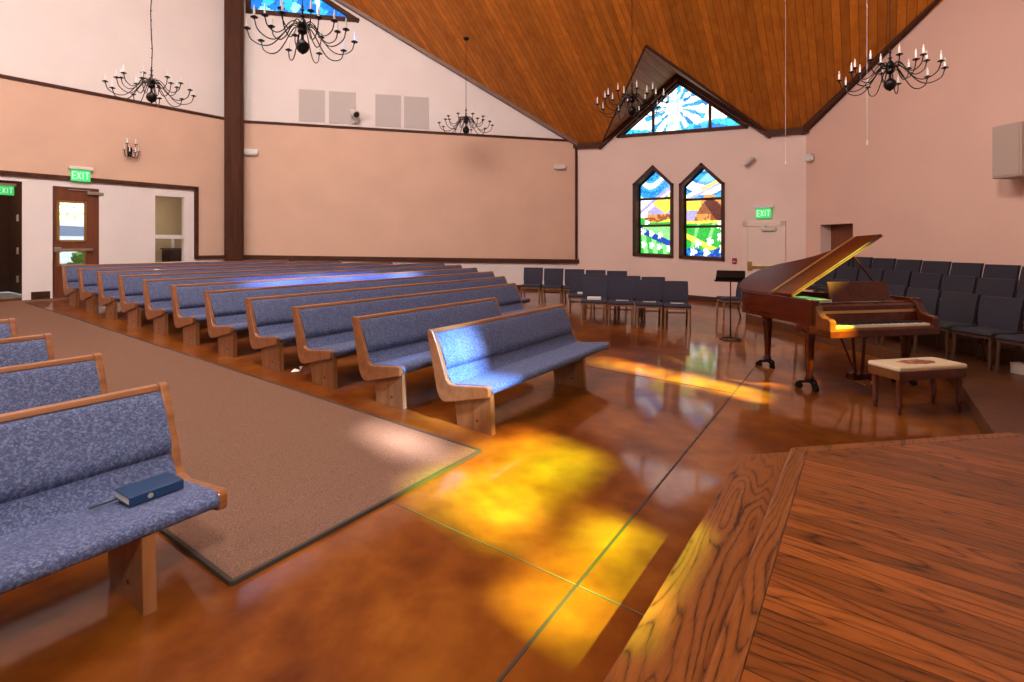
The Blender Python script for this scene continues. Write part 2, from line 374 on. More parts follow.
VF = -3.0                                            # the wall behind the stage
t4 = (VF-C3.dot(V))/d4.dot(V); C4 = C3 + d4*t4
C5 = C4 - U*14.0
C0 = C1 - U*17.0
wb = Wall(C0, C1); wm = Wall(C1, C2); ww = Wall(C2, C3); wr = Wall(C3, C4); wf = Wall(C4, C5); wl = Wall(C5, C0)
# roof plane through the eave of the window wall and the rake on the long panelled wall
e2 = ww.at(ww.hit(577.2, 145.5)); e3 = ww.at(ww.hit(806, 129.5)); pk = wm.at(wm.hit(336, 0))
nr = (e3-e2).cross(pk-e2).normalized()
def zroof(x, y):
    z1 = e2.z - (nr.x*(x-e2.x) + nr.y*(y-e2.y))/nr.z
    u = x*U.x+y*U.y
    if u < 4.0:
        q = Vector((x, y, 0)) + U*(4.0-u); z1 = e2.z - (nr.x*(q.x-e2.x) + nr.y*(q.y-e2.y))/nr.z - .72*(4.0-u)
    return z1

def poly_fill(mb_loops, fn, name, mts, parent=None, kind='structure'):
    """one wall: outline with holes, filled flat; loops are lists of (s, z)"""
    bm = bmesh.new(); edges = []
    for lp in mb_loops:
        vs = [bm.verts.new(fn(p)) for p in lp]
        edges += [bm.edges.new((vs[i], vs[(i+1) % len(vs)])) for i in range(len(vs))]
    bmesh.ops.triangle_fill(bm, use_beauty=True, use_dissolve=False, edges=edges)
    bmesh.ops.recalc_face_normals(bm, faces=bm.faces)
    me = bpy.data.meshes.new(name); bm.to_mesh(me); bm.free(); me.materials.append(mts)
    o = bpy.data.objects.new(name, me); C.objects.link(o)
    if parent: o.parent = parent
    if kind: o['kind'] = kind
    return o
def wall_top(w, n=24):
    out = []
    for k in range(n, -1, -1):
        x = w.L*k/n; p = w.O+w.D*x; out.append((x, zroof(p.x, p.y)+.03))
    return out
def wall_mesh(w, name, m, holes=(), top=None, x0=0.0):
    lo = [(x0, w.fl(x0)-.3), (w.L, w.fl(w.L)-.3)]
    return poly_fill([lo + (top or wall_top(w))] + [list(h) for h in holes], lambda p: w.at(p), name, m)
def strip(w, pts, wid, proud, name, m, dep=0.0, closed=False, kind='structure', parent=None, side=0):
    """moulding that follows a polyline on a wall"""
    mb = MB(); n = len(pts)
    for i in range(n if closed else n-1):
        p, q = pts[i], pts[(i+1) % n]
        a, b = Vector(p), Vector(q); d = (b-a).normalized(); nn = Vector((-d.y, d.x))
        a2, b2 = a - d*wid/2, b + d*wid/2; o = nn*(side*wid/2)
        quad = [a2-nn*wid/2+o, b2-nn*wid/2+o, b2+nn*wid/2+o, a2+nn*wid/2+o]
        mb.prism([tuple(x) for x in quad], lambda c, t: w.at(c, t), dep, dep+proud)
    return mb.build(name, m, parent, kind=kind)
def reveal(w, loop, depth, m, name, parent=None, kind='structure'):
    mb = MB(); n = len(loop)
    for i in range(n):
        p, q = loop[i], loop[(i+1) % n]
        mb.poly([w.at(p, 0), w.at(q, 0), w.at(q, -depth), w.at(p, -depth)])
    return mb.build(name, m, parent, kind=kind)
def wrect(w, x0, y0, x1, y1, slack=0):                # pixel box -> upright rectangle on the wall
    s0, _ = w.hit(x0, y0); s1, _ = w.hit(x1, y0)
    z1 = w.hit((x0+x1)/2, y0)[1]; z0 = w.hit((x0+x1)/2, y1)[1]
    return [(s0, z0), (s1, z0), (s1, z1), (s0, z1)]
def wbox(mb, w, x0, x1, z0, z1, d0, d1):
    mb.prism([(x0, z0), (x1, z0), (x1, z1), (x0, z1)], lambda c, t: w.at(c, t), d0, d1)

# ---- floor
fl = MB(); ring = [C0, C1, C2, C3, C4, C5]
def grow(p, k): c = Vector((0, 5, 0)); d = p-c; return c + d*k
fl.prism([(grow(p, 1.05).x, grow(p, 1.05).y) for p in ring], lambda p, t: (p[0], p[1], zf(*p)+t), 0, -.3)
floor = fl.build('floor', M['floor'], kind='structure')
def floor_line(a, b, w, name, m, h=.003):
    mb = MB(); a, b = Vector(a), Vector(b); d = (b-a).normalized(); n = Vector((-d.y, d.x, 0))*w/2
    q = [a-n, b-n, b+n, a+n]
    mb.prism([(p.x, p.y) for p in q], lambda p, t: (p[0], p[1], zf(*p)+t), 0, h)
    o = mb.build(name, m, floor); o['kind'] = 'structure'; return o
floor_line(uv(-4, 1.06), uv(9.6, 1.30), .014, 'trim_1', M['joint'])
floor_line(uv(2.27, .78), uv(2.27, 2.52), .008, 'trim_2', M['joint_pale'])
floor_line(uv(6.2, 1.2), uv(6.2, 9), .012, 'trim_3', M['joint'])

# ---- walls: openings first
lanL = [ww.hit(*p) for p in ((634.5, 254.5), (672.0, 256.3), (672.0, 184.8), (653.0, 167.0), (634.5, 184.8))]
lanR = [ww.hit(*p) for p in ((680.8, 257.0), (723.0, 259.3), (723.0, 184.0), (702.3, 164.8), (680.8, 185.0))]
def level(lp):                                        # keep jambs upright, sills as the photo shows
    lp = [list(p) for p in lp]; lp[2][0] = lp[1][0]; lp[4][0] = lp[0][0]; lp[3][0] = (lp[0][0]+lp[1][0])/2; return [tuple(p) for p in lp]
lanL, lanR = level(lanL), level(lanR)
tri = [ww.hit(*p) for p in ((618.5, 136.6), (746.5, 126.8), (678.5, 82.0))]
dorL = ww.hit(601, 144.6); dorR = ww.hit(769, 132.8); dorA = ww.hit(677.5, 74)
top_w = [(ww.L, ww.hit(806, 129.5)[1]), dorR, dorA, dorL, (0, e2.z)]
wall_window = wall_mesh(ww, 'wall_window_side', M['rose_wall'], [lanL, lanR, tri], top=top_w)
d1 = wrect(wb, 52.6, 187.5, 99, 290); d1 = [(p[0], wb.fl(p[0])-.02) if k < 2 else (p[0], d1[2][1]) for k, p in enumerate(d1)]
dl = [wb.hit(-60, 181), wb.hit(22, 181.5)]; dl = [(dl[0][0], wb.fl(dl[0][0])-.02), (dl[1][0], wb.fl(dl[1][0])-.02), (dl[1][0], dl[1][1]), (dl[0][0], dl[1][1])]
iw = wrect(wb, 155.2, 196.5, 184.5, 262); 
wall_back = wall_mesh(wb, 'wall_back', M['white_wall'], [d1, dl, iw])
wt4 = [wm.hit(*p) for p in ((243.5, 11.0), (357.0, 20.5), (316, -6))]
z0w, s0w = wt4[0][1], .35
slope4 = (wt4[1][1]-wt4[2][1])/(wt4[1][0]-wt4[2][0])
tri4 = [(s0w, z0w+(wt4[0][0]-s0w)*.0), (wt4[1][0], wt4[1][1]), (s0w, wt4[1][1]+slope4*(s0w-wt4[1][0]))]
wall_mid = wall_mesh(wm, 'wall_middle', M['white_wall'], [tri4])
d4r = wrect(wr, 820.5, 224, 853, 300); d4r = [(p[0], wr.fl(p[0])+.02) if k < 2 else p for k, p in enumerate(d4r)]
wall_right = wall_mesh(wr, 'wall_right', M['clay_wall'], [d4r])
# wall behind the stage carries the sunlit stained glass
KV, KU = 1.25, .22
def sunwin(u0, u1, va, vb):                           # window whose sun patch falls on that stretch of floor
    out = []
    za, zb = (va-VF)/KV, (vb-VF)/KV
    base = wf.O.dot(U); sh = KU*(za+zb)/2
    s0, s1 = base-(u1-sh), base-(u0-sh)
    return [(s0, za), (s1, za), (s1, zb), (s0, zb)]
SW = [sunwin(2.32, 3.85, 1.66, 2.68), sunwin(1.9, 3.0, .93, 1.52), sunwin(3.45, 4.15, 3.1, 4.5), sunwin(2.80, 3.18, 2.80, 3.7), sunwin(6.2, 6.72, .9, 3.2), sunwin(6.76, 7.08, .8, 1.55), sunwin(7.25, 8.2, 1.78, 2.3), sunwin(5.0, 9.2, 9.6, 10.6)]
wall_front = wall_mesh(wf, 'wall_front', M['rose_wall'], SW)
wall_left = wall_mesh(wl, 'wall_left', M['white_wall'])

# ---- ceiling: local frame u, v, z so the planks run down the slope
def loc_uv(p): return (Vector(p).dot(U), Vector(p).dot(V), Vector(p).z)
roofA = None
def roof_pt(u, v): p = U*u+V*v; return (u, v, zroof(p.x, p.y))
L3, R3, A3 = ww.at(dorL), ww.at(dorR), ww.at(dorA)
# ridge of the dormer meets the roof plane where it runs level into the room
def on_roof(p): return zroof(p.x, p.y)
k = 0.0
while on_roof(A3-U*k) < A3.z and k < 8: k += .01
R0 = A3-U*k
uE = e2.dot(U); vL, vR = e2.dot(V)+.05, C3.dot(V)-.05
ev = lambda p: loc_uv(p)
mb = MB()
def edge_z(v):                                        # eave height along the window wall
    t = (v-e2.dot(V))/(e3.dot(V)-e2.dot(V)); return e2.z+(e3.z-e2.z)*t
vhi, vlo = 17.5, -3.3
uT = 4.0
def RP(u, v): return roof_pt(u, v)
r0 = loc_uv(R0); lL = loc_uv(L3); lR = loc_uv(R3)
poly = [RP(uE+.02, e2.dot(V)), (lL[0], lL[1], lL[2]), RP(r0[0], r0[1]), (lR[0], lR[1], lR[2]), RP(uE+.02, e3.dot(V))]
mb.poly([RP(uE, e2.dot(V)), lL, r0, RP(r0[0], e2.dot(V))])
mb.poly([lR, RP(uE, e3.dot(V)), RP(r0[0], e3.dot(V)), r0])
mb.poly([RP(uE, e2.dot(V)), RP(r0[0], e2.dot(V)), RP(r0[0], vhi), RP(uE, vhi)])
mb.poly([RP(uE, e3.dot(V)), RP(uE, vlo), RP(r0[0], vlo), RP(r0[0], e3.dot(V))])
mb.poly([RP(r0[0], vhi), RP(r0[0], e2.dot(V)), r0, RP(r0[0], e3.dot(V)), RP(r0[0], vlo), RP(uT, vlo), RP(uT, vhi)])
ceiling = mb.build('ceiling', M['ceil'], kind='structure', rz=RU)
mb = MB(); mb.poly([RP(4, vlo), RP(4, vhi), RP(-12, vhi), RP(-12, vlo)])
mb.build('ceiling_far_slope', M['ceil'], kind='structure', rz=RU)
mb = MB(); a3 = loc_uv(A3)
mb.poly([lL, a3, r0]); mb.poly([lR, r0, a3])
mb.build('ceiling_dormer', M['dormer'], kind='structure', rz=RU)
# eave boards, rakes
tn = [0]
def trim_name(): tn[0] += 1; return 'trim_%d' % (10+tn[0])
strip(ww, [(0, e2.z-.03), (dorL[0], dorL[1]-.03)], .15, .12, trim_name(), M['trim'])
strip(ww, [(dorR[0], dorR[1]-.03), (ww.L, ww.hit(806, 129.5)[1]-.03)], .15, .12, trim_name(), M['trim'])
strip(ww, [dorL, dorA, dorR], .22, .10, trim_name(), M['trim'])
strip(wm, [wm.hit(577, 143.5), wm.hit(335, -3)], .20, .14, trim_name(), M['rake'])
strip(wr, [(0.0, wr.hit(806, 129.5)[1]-.02), wr.hit(944, -6)], .16, .12, trim_name(), M['trim'])
# edges of the dormer opening
mbd = MB(); mbd.bar(L3-U*.0, R0, .04, .04); mbd.bar(R3, R0, .07, .05); mbd.build(trim_name(), M['trim'], kind='structure')

# ---- panels and mouldings
def line_z(w, a, b):
    (s0, z0), (s1, z1) = w.hit(*a), w.hit(*b); return lambda s: z0+(z1-z0)*(s-s0)/(s1-s0)
zt = line_z(wb, (0, 76.2), (225, 119)); zl = line_z(wb, (0, 172.6), (195, 188.4))
sA = wb.hit(195.8, 200)[0]; sB = wb.L-.05; sZ = 1.0
zbot = wb.hit(210, 257)[1]
pan = [(sZ, zl(sZ)), (sA, zl(sA)), (sA, zbot), (sB, zbot), (sB, zt(sB)), (sZ, zt(sZ))]
mb = MB(); mb.prism(pan, lambda c, t: wb.at(c, t), .003, .03); mb.build('wall_back_panel', M['tan_panel'], kind='structure')
strip(wb, [(sZ, zt(sZ)), (sB, zt(sB))], .07, .06, trim_name(), M['trim'])
strip(wb, [(sZ, zl(sZ)), (sA, zl(sA)), (sA, zbot), (sB, zbot)], .09, .06, trim_name(), M['trim'])
mt = line_z(wm, (245, 121.8), (576, 141.3)); ml = line_z(wm, (245, 257.2), (577, 261.5))
m0, m1 = .05, wm.L-.04
mb = MB(); mb.prism([(m0, ml(m0)), (m1, ml(m1)), (m1, mt(m1)), (m0, mt(m0))], lambda c, t: wm.at(c, t), .003, .03); mb.build('wall_middle_panel', M['tan_panel'], kind='structure')
strip(wm, [(m0, mt(m0)), (m1, mt(m1))], .07, .06, trim_name(), M['trim'])
strip(wm, [(m1, mt(m1)), (m1, ml(m1))], .07, .06, trim_name(), M['trim'])
strip(wm, [(m0, ml(m0)), (m1+.03, ml(m1))], .13, .07, trim_name(), M['trim'])
def baseboard(w, x0, x1, name, h=.14):
    mb = MB(); mb.prism([(x0, w.fl(x0)-.02), (x1, w.fl(x1)-.02), (x1, w.fl(x1)+h), (x0, w.fl(x0)+h)], lambda c, t: w.at(c, t), 0, .025); mb.build(name, M['trim'], kind='structure')
baseboard(wm, .3, wm.L, 'baseboard_middle', .13)
sd0 = ww.hit(741, 240)[0]; sd1 = ww.hit(788, 240)[0]
baseboard(ww, 0, sd0, 'baseboard_window'); baseboard(ww, sd1, ww.L, 'baseboard_window_corner')
# post in the corner
mb = MB(); mb.box((0, 0, 6), (.48, .36, 14)); mb.box((0, .0, 6), (.36, .44, 14))
pc = C1 + Vector((.09, -.22, 0)); post = mb.build('wall_post', M['post'], kind='structure', loc=(pc.x, pc.y, 0), rz=math.radians(28), bevel=.02)

# ------------------------------------------------------------------ stained glass
def rnd(i, j, k=0): return (math.sin(i*127.1+j*311.7+k*74.7)*43758.5453) % 1.0
def inside(p, poly):
    x, y = p; c = False; n = len(poly)
    for i in range(n):
        (x1, y1), (x2, y2) = poly[i], poly[(i+1) % n]
        if (y1 > y) != (y2 > y) and x < (x2-x1)*(y-y1)/(y2-y1)+x1: c = not c
    return c
def glass_pane(w, poly, dep, fn, name, m, parent, cell=.02, facet=.09, lead=True, jit=.22):
    xs = [p[0] for p in poly]; zs = [p[1] for p in poly]; x0, x1, z0, z1 = min(xs), max(xs), min(zs), max(zs)
    verts, faces, cols = [], [], []; nx, nz = int((x1-x0)/cell)+1, int((z1-z0)/cell)+1
    for j in range(nz):
        for i in range(nx):
            cx, cz = x0+(i+.5)*cell, z0+(j+.5)*cell
            if not inside((min(max(cx, x0+.001), x1-.001), min(max(cz, z0+.001), z1-.001)), poly) and not any(inside((cx+a, cz+b), poly) for a in (-cell*.5, cell*.5) for b in (-cell*.5, cell*.5)): continue
            gi, gj = math.floor(cx/facet), math.floor(cz/facet); best = []
            for a in (-1, 0, 1):
                for b in (-1, 0, 1):
                    sx, sz = (gi+a+rnd(gi+a, gj+b))*facet, (gj+b+rnd(gi+a, gj+b, 5))*facet
                    best.append((math.hypot(cx-sx, (cz-sz)*1.0), sx, sz, rnd(gi+a, gj+b, 9)))
            best.sort(); d, sx, sz, q = best[0]
            c = fn(((sx*.3+cx*.7)-x0)/(x1-x0), ((sz*.3+cz*.7)-z0)/(z1-z0), q)
            k = 1-jit+2*jit*q
            if lead and best[1][0]-d < cell*.22: k *= .5
            n = len(verts); verts += [tuple(w.at((x0+(i+e)*cell, z0+(j+f)*cell), dep)) for e, f in ((0, 0), (1, 0), (1, 1), (0, 1))]
            faces.append((n, n+1, n+2, n+3)); cols.append(tuple(min(1.6, v*k) for v in c))
    me = bpy.data.meshes.new(name); me.from_pydata(verts, [], faces); ca = me.color_attributes.new('glass', 'FLOAT_COLOR', 'CORNER')
    for f_, c in zip(me.polygons, cols):
        for li in f_.loop_indices: ca.data[li].color = (*c, 1)
    me.materials.append(m); o = bpy.data.objects.new(name, me); C.objects.link(o); o.parent = parent; return o
SKY, AZ, WH, PUR, YEL, ORG, BRN, DBR, GRN, LGR, BLU = (.05, .42, .85), (.01, .20, .62), (1.2, 1.2, 1.15), (.42, .36, .66), (.95, .75, .08), (.75, .30, .07), (.30, .09, .03), (.10, .02, .012), (.03, .42, .05), (.25, .68, .22), (.01, .06, .38)
def flowers(x, z, spots, r=.07):
    for fx, fz in spots:
        a = math.atan2(z-fz, (x-fx)); d = math.hypot((x-fx)*1.0, (z-fz)*2.0)
        if d < r*(1+.35*math.cos(5*a)): return WH
    return None
def lan_left(x, z, q):
    if z > .66:
        if abs((z-.735)-(x-.72)*.30) < .022: return PUR
        if z < .72 and x > .78: return (1.0, .7, .3)
        w = math.sin(30*z+2.6*math.sin(5*x)); d = math.hypot((x-.5)*.9, (z-.83)*2.2)
        if d < .055 or w > .55: return WH
        return SKY if w > -.3 or q < .3 else AZ
    m = .575-.30*abs(x-.42) if x < .66 else .53-.28*abs(x-.88)
    if z > m or (x < .22 and z > .44):
        if abs((z-.60)-(x-.3)*.35) < .022: return PUR
        return WH if x < .40 else YEL
    if z > .475: return PUR
    if z > .405+.02*math.cos(7*x) and x > .14: return ORG if (z > .44 and x < .5) or q < .25 else BRN
    f = flowers(x, z, [(.10, .285), (.33, .255), (.57, .235), (.12, .13), (.33, .12), (.54, .105), (.80, .085), (.20, .385)], .062)
    if f: return f
    if z > .345: return YEL if (z > .385 and x > .3) else GRN
    if abs(z-(.305-.20*x)) < .036: return BLU
    if z > .305-.20*x: return LGR
    return GRN if math.sin(24*x+8*z) > -.1 else LGR
def lan_right(x, z, q):
    m = .645-1.0*(x-.60)**2*(1.6 if x < .6 else .9)
    if z > .655 and not (abs(x-.6) < .14 and z < .69):
        if abs((z-.775)-(x-.5)*.20) < .020: return YEL if x > .4 else WH
        if abs((z-.745)-(x-.5)*.20) < .022: return PUR
        w = math.sin(24*z+2.5*math.sin(3*x)); return WH if w > .25 else (AZ if w > -.5 else SKY)
    if .415 < z < m:
        if x < .22: return PUR if z > .47 else BRN
        if z < .485 and x < .62: return ORG if q < .75 else BRN
        return DBR if (math.sin(9*x+14*z) > .1) else BRN
    if z > .53: return YEL if x < .4 else ORG
    if z > .415: return (.55, .30, .20) if x > .7 else PUR
    f = flowers(x, z, [(.85, .365), (.86, .235), (.60, .185), (.32, .165), (.20, .075), (.52, .065), (.90, .105)], .075)
    if f: return f
    if z > .385: return YEL
    if z < .10+.02*math.sin(9*x): return BLU if q < .6 else AZ
    if abs(z-(.255-.22*x)) < .032: return YEL
    return LGR if math.sin(17*x-11*z) > .75 else GRN
def tri_sky(x, z, q):
    cx, cz = .46, .55; dx, dz = (x-cx)*2.6, (z-cz)
    if abs(dx) < .10+.10*(cz-z) and -.46 < dz < .16: return (.45, .80, .78) if q < .35 else ((.75, 1.0, .95) if q < .7 else WH)
    if math.hypot(dx, (dz-.20)) < .075: return (.8, .95, .75)
    if z < .10+.06*math.sin(11*x): return AZ if q < .6 else SKY
    if z < .17+.06*math.sin(9*x+1): return (.03, .55, .95)
    a = math.atan2(dz, dx); ra = math.hypot(dx, dz)
    if .17 < ra < .66 and math.sin(a*15+.6) > .15: return SKY if q < .6 else AZ
    if x > .78 and abs((x-.78)*3.2-(z)*1.6) < .16: return AZ
    return WH
def tri_blue(x, z, q):
    if abs(z-.62+.2*x) < .025 or abs(x-.62) < .012: return WH
    return (.01, .20, .80) if q < .5 else ((.03, .42, .95) if q < .93 else (.25, .72, 1.0))
wn = [0]
def stained(w, loop, fn, label, fw, dep, bars=(), mulls=(), m=None, proud=.05, facet=.09, cell=.02, frame=True, liner=None, jit=.22):
    wn[0] += 1; root = bpy.data.objects.new('window_%d' % wn[0], None); C.objects.link(root); root['kind'] = 'structure'
    glass_pane(w, loop, -dep, fn, 'stained_glass', m or M['glass_lit'], root, cell=cell, facet=facet, jit=jit)
    reveal(w, loop, dep, liner or M['frame'], 'reveal', root, kind=None)
    if frame:
        strip(w, loop, fw, proud, 'window_frame', M['frame'], closed=True, kind=None, parent=root)
        strip(w, loop, .09, .03, 'sash', M['frame'], dep=-dep+.003, closed=True, kind=None, parent=root)
    xs = [p[0] for p in loop]
    for z in bars:
        mb = MB(); wbox(mb, w, min(xs), max(xs), z-.035, z+.035, -dep+.003, -dep+.06); mb.build('glazing_bar', M['frame'], root)
    for x, zlo, zhi in mulls:
        mb = MB(); wbox(mb, w, x-.035, x+.035, zlo, zhi, -dep+.003, -dep+.06); mb.build('mullion', M['frame'], root)
    return root
zb = lambda px, py: ww.hit(px, py)[1]
stained(ww, lanL, lan_left, '', .085, .42, bars=[zb(655, 197.6), zb(655, 225.2)], facet=.05, cell=.0125, jit=.14)
stained(ww, lanR, lan_right, '', .085, .42, bars=[zb(705, 197.8), zb(705, 226)], facet=.05, cell=.0125, jit=.14)
def tz(x): # height of the triangle's slope at s = x
    (a0, b0), (a1, b1), (a2, b2) = tri
    return b2+(b0-b2)*(x-a2)/(a0-a2) if x < a2 else b2+(b1-b2)*(x-a2)/(a1-a2)
mul = []
for px in (652, 709):
    x = ww.hit(px, 120)[0]; mul.append((x, tri[0][1]+(tri[1][1]-tri[0][1])*(x-tri[0][0])/(tri[1][0]-tri[0][0]), tz(x)))
stained(ww, tri, tri_sky, '', .09, .14, mulls=mul, facet=.16, cell=.03)
stained(wm, tri4, tri_blue, '', .12, .12, facet=.22, cell=.04)
def yel(x, z, q):
    if z > .76: return (.66, .60, .30) if q < .6 else (.5, .66, .12)
    return (.40, 1.0, .008) if q < .70 else ((.50, .62, .010) if q < .78 else ((.26, .85, .04) if q < .88 else (.75, 1.15, .25)))
def blu(x, z, q): return (.07, .21, .56) if q < .6 else ((.13, .30, .58) if q < .85 else (.4, .5, .68))
def pale(x, z, q): return (.62, .68, .80) if q < .6 else (.35, .38, .45)
def warm(x, z, q): return (.66, 1.0, .06) if q < .55 else ((.95, .6, .10) if q < .65 else ((.45, .95, .30) if q < .8 else (1.1, 1.1, .6)))
def lime(x, z, q): return (.40, .72, .14)
def amber(x, z, q): return (.66, .66, .02)
def deep(x, z, q): return (.06, .13, .65) if q < .55 else ((.2, .36, .75) if q < .85 else (.6, .64, .75))
for lp, fn, fc in zip(SW, (yel, yel, blu, pale, warm, amber, lime, deep), (.34, .3, .25, .3, .2, .4, .4, .5)):
    stained(wf, lp, fn, '', .10, .05, m=M['glass_sun'], facet=fc, cell=.05, jit=.25)

# ------------------------------------------------------------------ doors and the rooms behind
def struct_root(name):
    r = bpy.data.objects.new(name, None); C.objects.link(r); r['kind'] = 'structure'; return r
# glazed exit door in the back wall
R = struct_root('door_1'); x0, x1 = d1[0][0], d1[1][0]; z0, z1 = wb.fl((x0+x1)/2), d1[2][1]
gx0, gx1 = wb.hit(58.6, 220)[0], wb.hit(85.8, 220)[0]; gz = [wb.hit(72, y)[1] for y in (202, 241, 250.5, 265)]
leaf = poly_fill([[(x0+.03, z0), (x1-.03, z0), (x1-.03, z1), (x0+.03, z1)], [(gx0, gz[1]), (gx1, gz[1]), (gx1, gz[0]), (gx0, gz[0])], [(gx0, gz[3]), (gx1, gz[3]), (gx1, gz[2]), (gx0, gz[2])]], lambda p: wb.at(p, -.07), 'door_leaf', M['door'], R, None)
md = leaf.modifiers.new('thick', 'SOLIDIFY'); md.thickness = .05; md.offset = 0
for a, b, n in ((gz[1], gz[0], 'upper'), (gz[3], gz[2], 'lower')):
    mb = MB(); wbox(mb, wb, gx0, gx1, a, b, -.075, -.068); mb.build('pane', M['clear'], R)
    strip(wb, [(gx0, a), (gx1, a), (gx1, b), (gx0, b)], .05, .02, 'glazing_bead', M['brass'], dep=-.045, closed=True, kind=None, parent=R)
mb = MB(); zbar = wb.hit(76, 250)[1]; wbox(mb, wb, x0+.10, x1-.12, zbar-.03, zbar+.03, .0, .045); wbox(mb, wb, x0+.02, x0+.14, zbar-.05, zbar+.06, -.045, .05); mb.build('panic_bar', M['chrome'], R, bevel=.01)
mb = MB(); xc = wb.hit(90, 193)[0]; zc = wb.hit(90, 193)[1]; wbox(mb, wb, xc-.05, xc+.26, zc-.045, zc+.03, -.045, .02); mb.bar(wb.at((xc, zc+.05), -.02), wb.at((xc-.4, z1-.06), -.03), .025, .02); mb.build('door_closer', M['chrome'], R, bevel=.01)
strip(wb, [(x0, z0), (x0, z1), (x1, z1), (x1, z0)], .05, .03, 'door_frame', M['door'], kind=None, parent=R, dep=-.1)
# dark vestibule behind the open doorway
R = struct_root('door_2'); xr = dl[1][0]; zt_ = dl[1][1]; xl = dl[0][0]
mb = MB()
for z in (.4, 1.0, 1.7):
    zz = wb.fl(xr)+z; wbox(mb, wb, xr-.09, xr-.06, zz, zz+.14, -.02, .03)
mb.build('hinge', M['chrome'], R)
strip(wb, [(xr, wb.fl(xr)), (xr, zt_), (xl, zt_)], .12, .05, 'door_frame', M['door'], kind=None, parent=R, dep=-.06)
mb = MB(); dpx = wb.at((xr-.05, 0), -.02); nn = Vector((-.70, .714, 0))
leafd = [(0, wb.fl(xr)+.01), (1.1, wb.fl(xr)+.01), (1.1, zt_-.06), (0, zt_-.06)]
mb.prism(leafd, lambda c, t: tuple(Vector((dpx.x, dpx.y, 0)) + nn*c[0] + wb.D*t + Vector((0, 0, c[1]))), 0, -.045); mb.build('door_leaf', M['door'], R)
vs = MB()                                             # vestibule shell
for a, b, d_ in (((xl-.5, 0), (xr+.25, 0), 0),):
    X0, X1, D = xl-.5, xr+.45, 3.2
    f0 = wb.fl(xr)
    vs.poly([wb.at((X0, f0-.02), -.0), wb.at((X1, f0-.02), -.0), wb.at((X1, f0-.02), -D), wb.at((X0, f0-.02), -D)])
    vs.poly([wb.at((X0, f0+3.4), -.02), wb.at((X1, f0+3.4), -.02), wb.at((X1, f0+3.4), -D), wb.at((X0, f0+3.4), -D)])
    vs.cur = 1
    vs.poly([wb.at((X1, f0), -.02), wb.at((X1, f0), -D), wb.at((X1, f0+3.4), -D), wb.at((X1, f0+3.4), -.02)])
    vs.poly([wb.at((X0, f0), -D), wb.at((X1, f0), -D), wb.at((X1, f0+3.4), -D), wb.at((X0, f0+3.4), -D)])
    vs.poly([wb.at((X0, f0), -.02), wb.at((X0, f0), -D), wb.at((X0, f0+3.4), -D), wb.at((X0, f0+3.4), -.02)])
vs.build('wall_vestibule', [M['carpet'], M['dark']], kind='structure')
R2 = struct_root('door_5'); mb = MB(); xm = xr-1.0
for k in range(2):
    for j in range(3): wbox(mb, wb, xm-1.3*k-.95, xm-1.3*k-.1, wb.fl(xr)+.25+.85*j, wb.fl(xr)+.95+.85*j, -3.19, -3.15)
mb.build('door_panel', M['door'], R2, bevel=.01)
# small office behind the interior window
R = struct_root('window_%d' % (wn[0]+1)); wn[0] += 1
xs0, xs1 = iw[0][0], iw[1][0]
reveal(wb, iw, .16, M['white_wall'], 'reveal', R, None)
zr = wb.hit(170, 236.8)[1]
mb = MB(); wbox(mb, wb, xs0, xs1, zr-.05, zr+.05, -.14, .02); mb.build('transom_bar', M['white'], R, bevel=.005)
mb = MB(); wbox(mb, wb, xs0, xs1, iw[0][1], iw[2][1], -.10, -.094); mb.build('pane', M['clear'], R)
of = MB(); X0, X1, D, f0 = xs0-.6, xs1+1.2, 2.4, wb.fl(xs0)
for q in ([(X0, f0, .17), (X1, f0, .17), (X1, f0, D), (X0, f0, D)], [(X0, f0+3.3, .17), (X1, f0+3.3, .17), (X1, f0+3.3, D), (X0, f0+3.3, D)], [(X0, f0, D), (X1, f0, D), (X1, f0+3.3, D), (X0, f0+3.3, D)], [(X0, f0, .17), (X0, f0, D), (X0, f0+3.3, D), (X0, f0+3.3, .17)], [(X1, f0, .17), (X1, f0, D), (X1, f0+3.3, D), (X1, f0+3.3, .17)]):
    of.poly([wb.at((a, b), -c) for a, b, c in q])
of.build('wall_office', M['roomwall'], kind='structure')
wo = Wall(C0-wb.N, C1-wb.N); cx = wo.hit(164.5, 250)[0]+.58; ct = wo.hit(172, 249.5)[1]
cr = empty('office_cabinet', 'dark low cabinet in the small room seen through the interior window', 'cabinet', wb.at((cx, f0+.01), -1.0), wb.rz())
mb = MB(); mb.box((0, 0, (ct-f0)/2), (1.1, .5, ct-f0)); mb.build('body', M['dark'], cr, bevel=.01)
mb = MB(); mb.box((0, 0, ct-f0+.015), (1.16, .55, .03)); mb.build('top', M['dark'], cr, bevel=.005)
bt = MB(); bt.lathe([(.04, 0), (.045, .02), (.045, .2), (.02, .26), (.016, .32), (.02, .33)], seg=14)
p = wb.at((wo.hit(172.5, 250)[0], ct+.035), -1.0); tag(bt.build('bottle', M['white'], loc=p), 'pale bottle standing on the dark cabinet behind the interior window', 'bottle')
